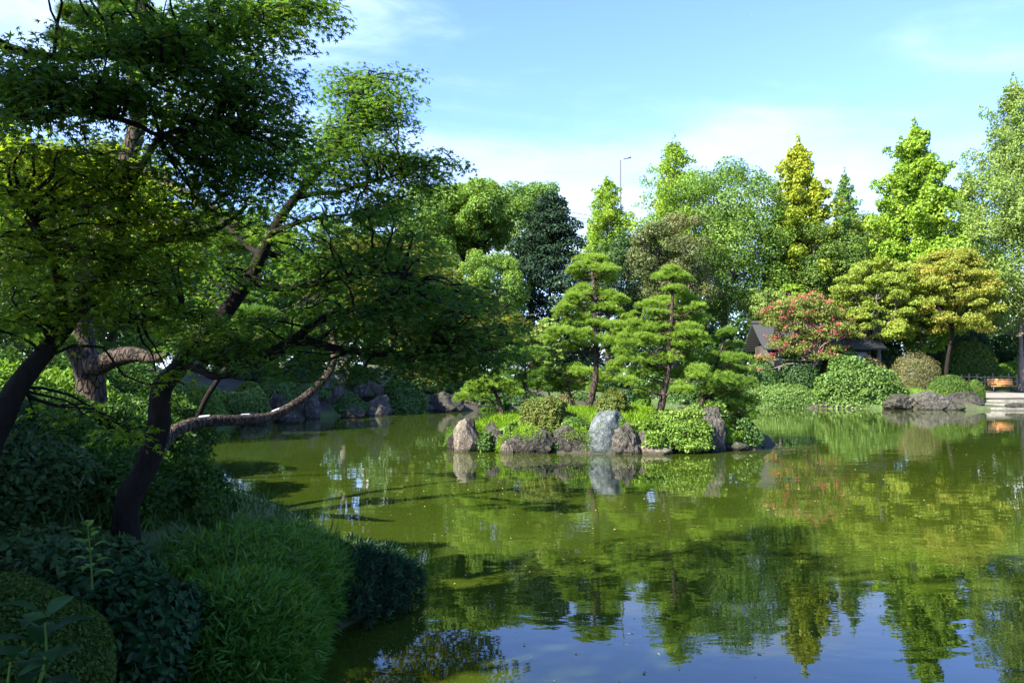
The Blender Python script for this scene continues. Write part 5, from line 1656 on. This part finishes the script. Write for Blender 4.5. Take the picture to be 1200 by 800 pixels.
# the high maple overhead whose boughs enter the view from the side
high_limbs = [
    ([(-330, 560, 4.2), (-300, 420, 4.3), (-220, 260, 4.4), (-150, 180, 4.5)], .14, .07),
    ([(-220, 260, 4.4), (-120, 160, 4.5), (-40, 128, 4.5), (0, 130, 4.5), (50, 137, 4.5), (100, 132, 4.6), (135, 138, 4.7), (165, 148, 4.8), (187, 157, 4.9), (230, 150, 5.1), (280, 160, 5.4)], .034, .008),
    ([(-150, 180, 4.5), (-80, 80, 4.6), (-20, 48, 4.7), (15, 58, 4.8), (50, 66, 4.8), (100, 68, 4.9), (150, 60, 5.0), (200, 50, 5.2), (260, 40, 5.4), (320, 20, 5.6)], .042, .008),
    ([(150, 60, 5.0), (165, 45, 5.1), (172, 20, 5.2), (160, -15, 5.2)], .024, .008),
    ([(187, 157, 4.9), (182, 140, 4.9), (176, 120, 4.9), (178, 100, 4.9)], .012, .005),
]
high_regions = [
    (60, 85, 50, 18, 4.7, .4, 10), (110, 100, 50, 18, 4.8, .4, 12), (40, 112, 40, 10, 4.6, .3, 6), (150, 105, 40, 20, 4.9, .4, 8), (30, 130, 36, 14, 4.5, .3, 5), (100, 45, 40, 16, 4.9, .4, 7), (160, 30, 40, 26, 5.1, .5, 12), (215, 30, 44, 28, 5.3, .5, 15), (270, 20, 46, 26, 5.5, .5, 16), (325, 6, 44, 14, 5.6, .4, 10),
    (230, 80, 44, 26, 5.3, .5, 14), (285, 62, 36, 24, 5.5, .5, 12), (250, 120, 44, 24, 5.4, .5, 12), (300, 110, 36, 22, 5.6, .5, 10), (210, 140, 36, 18, 5.2, .5, 8), (270, 165, 50, 22, 5.5, .5, 13), (325, 145, 26, 20, 5.7, .5, 7), (335, 175, 26, 16, 5.8, .4, 6), (230, 190, 50, 22, 5.4, .5, 13), (290, 205, 44, 22, 5.6, .5, 12),
    (250, 230, 44, 18, 5.5, .5, 8), (8, 90, 16, 20, 4.6, .3, 4), (345, 8, 30, 10, 5.7, .3, 6), (320, 40, 12, 12, 5.6, .3, 2), (190, 65, 30, 16, 5.1, .4, 8), (3, 45, 8, 10, 4.6, .2, 1),
    (120, -60, 160, 30, 5.0, .8, 14),
]
maple('high maple whose boughs and dark green leaves hang into the view from above', high_limbs, high_regions, 704, 'maple', leaf_size=.043, per=74)

# trees that stand outside the view on the same bank and shade it
for q, (x, y, h, r_, lb) in enumerate(((-9.9, 2.2, 6.5, 3.6, 'broad tree outside the view beside the slanting maple'), (-6.5, -3.0, 12.0, 4.2, 'broad tree outside the view just behind the slanting maple'), (-1.0, -6.5, 12.5, 4.6, 'broad tree outside the view straight behind the photographer'), (5.5, -8.5, 13, 4.6, 'broad tree outside the view on the shore behind the photographer'),
                                       (-21.0, 27.0, 12, 4.0, 'broad tree outside the view on the western bank nearest the old pine'), (-24.0, 33.5, 13, 4.4, 'broad tree outside the view in the middle of the western bank'), (-20.5, 39.0, 12, 4.2, 'broad tree outside the view at the far end of the western bank'))):
    px = 600 + x / y * FPX if y > 1 else 0
    rs = np.random.default_rng(720 + q)
    z0 = gz1(x, y)
    root = empty('shade_tree', (x, y, z0), lb, 'tree', 'trees beside the near bank')
    mb = MB()
    cl = crown_clumps('broad', rs, x, y, z0 + 2.5, z0 + h, r_, r_)
    clump_leaves(mb, cl, 20000, .30, DIAMOND, rs, shell=.6)
    tb = MB()
    tb.tube(spline([(x, y, z0 - .1), (x + .1, y, z0 + 2), (x, y, z0 + h * .6)], 8), np.linspace(.24, .1, 8), 9, q, .06)
    for c, r in cl[::2]:
        limb(tb, (x, y, z0 + 2.6 + rs.uniform(0, 3)), c, .07, .02, rs)
    tb.build('trunk', M['bark_grey'], root, smooth=True)
    mb.build('crown', M['deep'], root)

# =================================================================== SMALL THINGS ON THE WATER
rs = np.random.default_rng(800)
n = 900
x = rs.uniform(-3, 16, n); y = 5.8 + 22 * rs.uniform(0, 1, n) ** 1.3
k = (pond_sdf(x, y) < -.4)
x, y = x[k], y[k]
p = np.stack([x, y, np.full(len(x), .006)], 1)
mb = MB()
mb.leaves(p, np.array((0, 0, 1.)) + rs.normal(size=p.shape) * .08, .042 * rs.uniform(.5, 1.2, len(p)), OVAL, rs.uniform(0, 1, len(p)), rs)
tag(mb.build('floating_leaves', M['fallen']), 'tiny fallen leaves floating on the pond', 'leaf litter', kind='stuff')
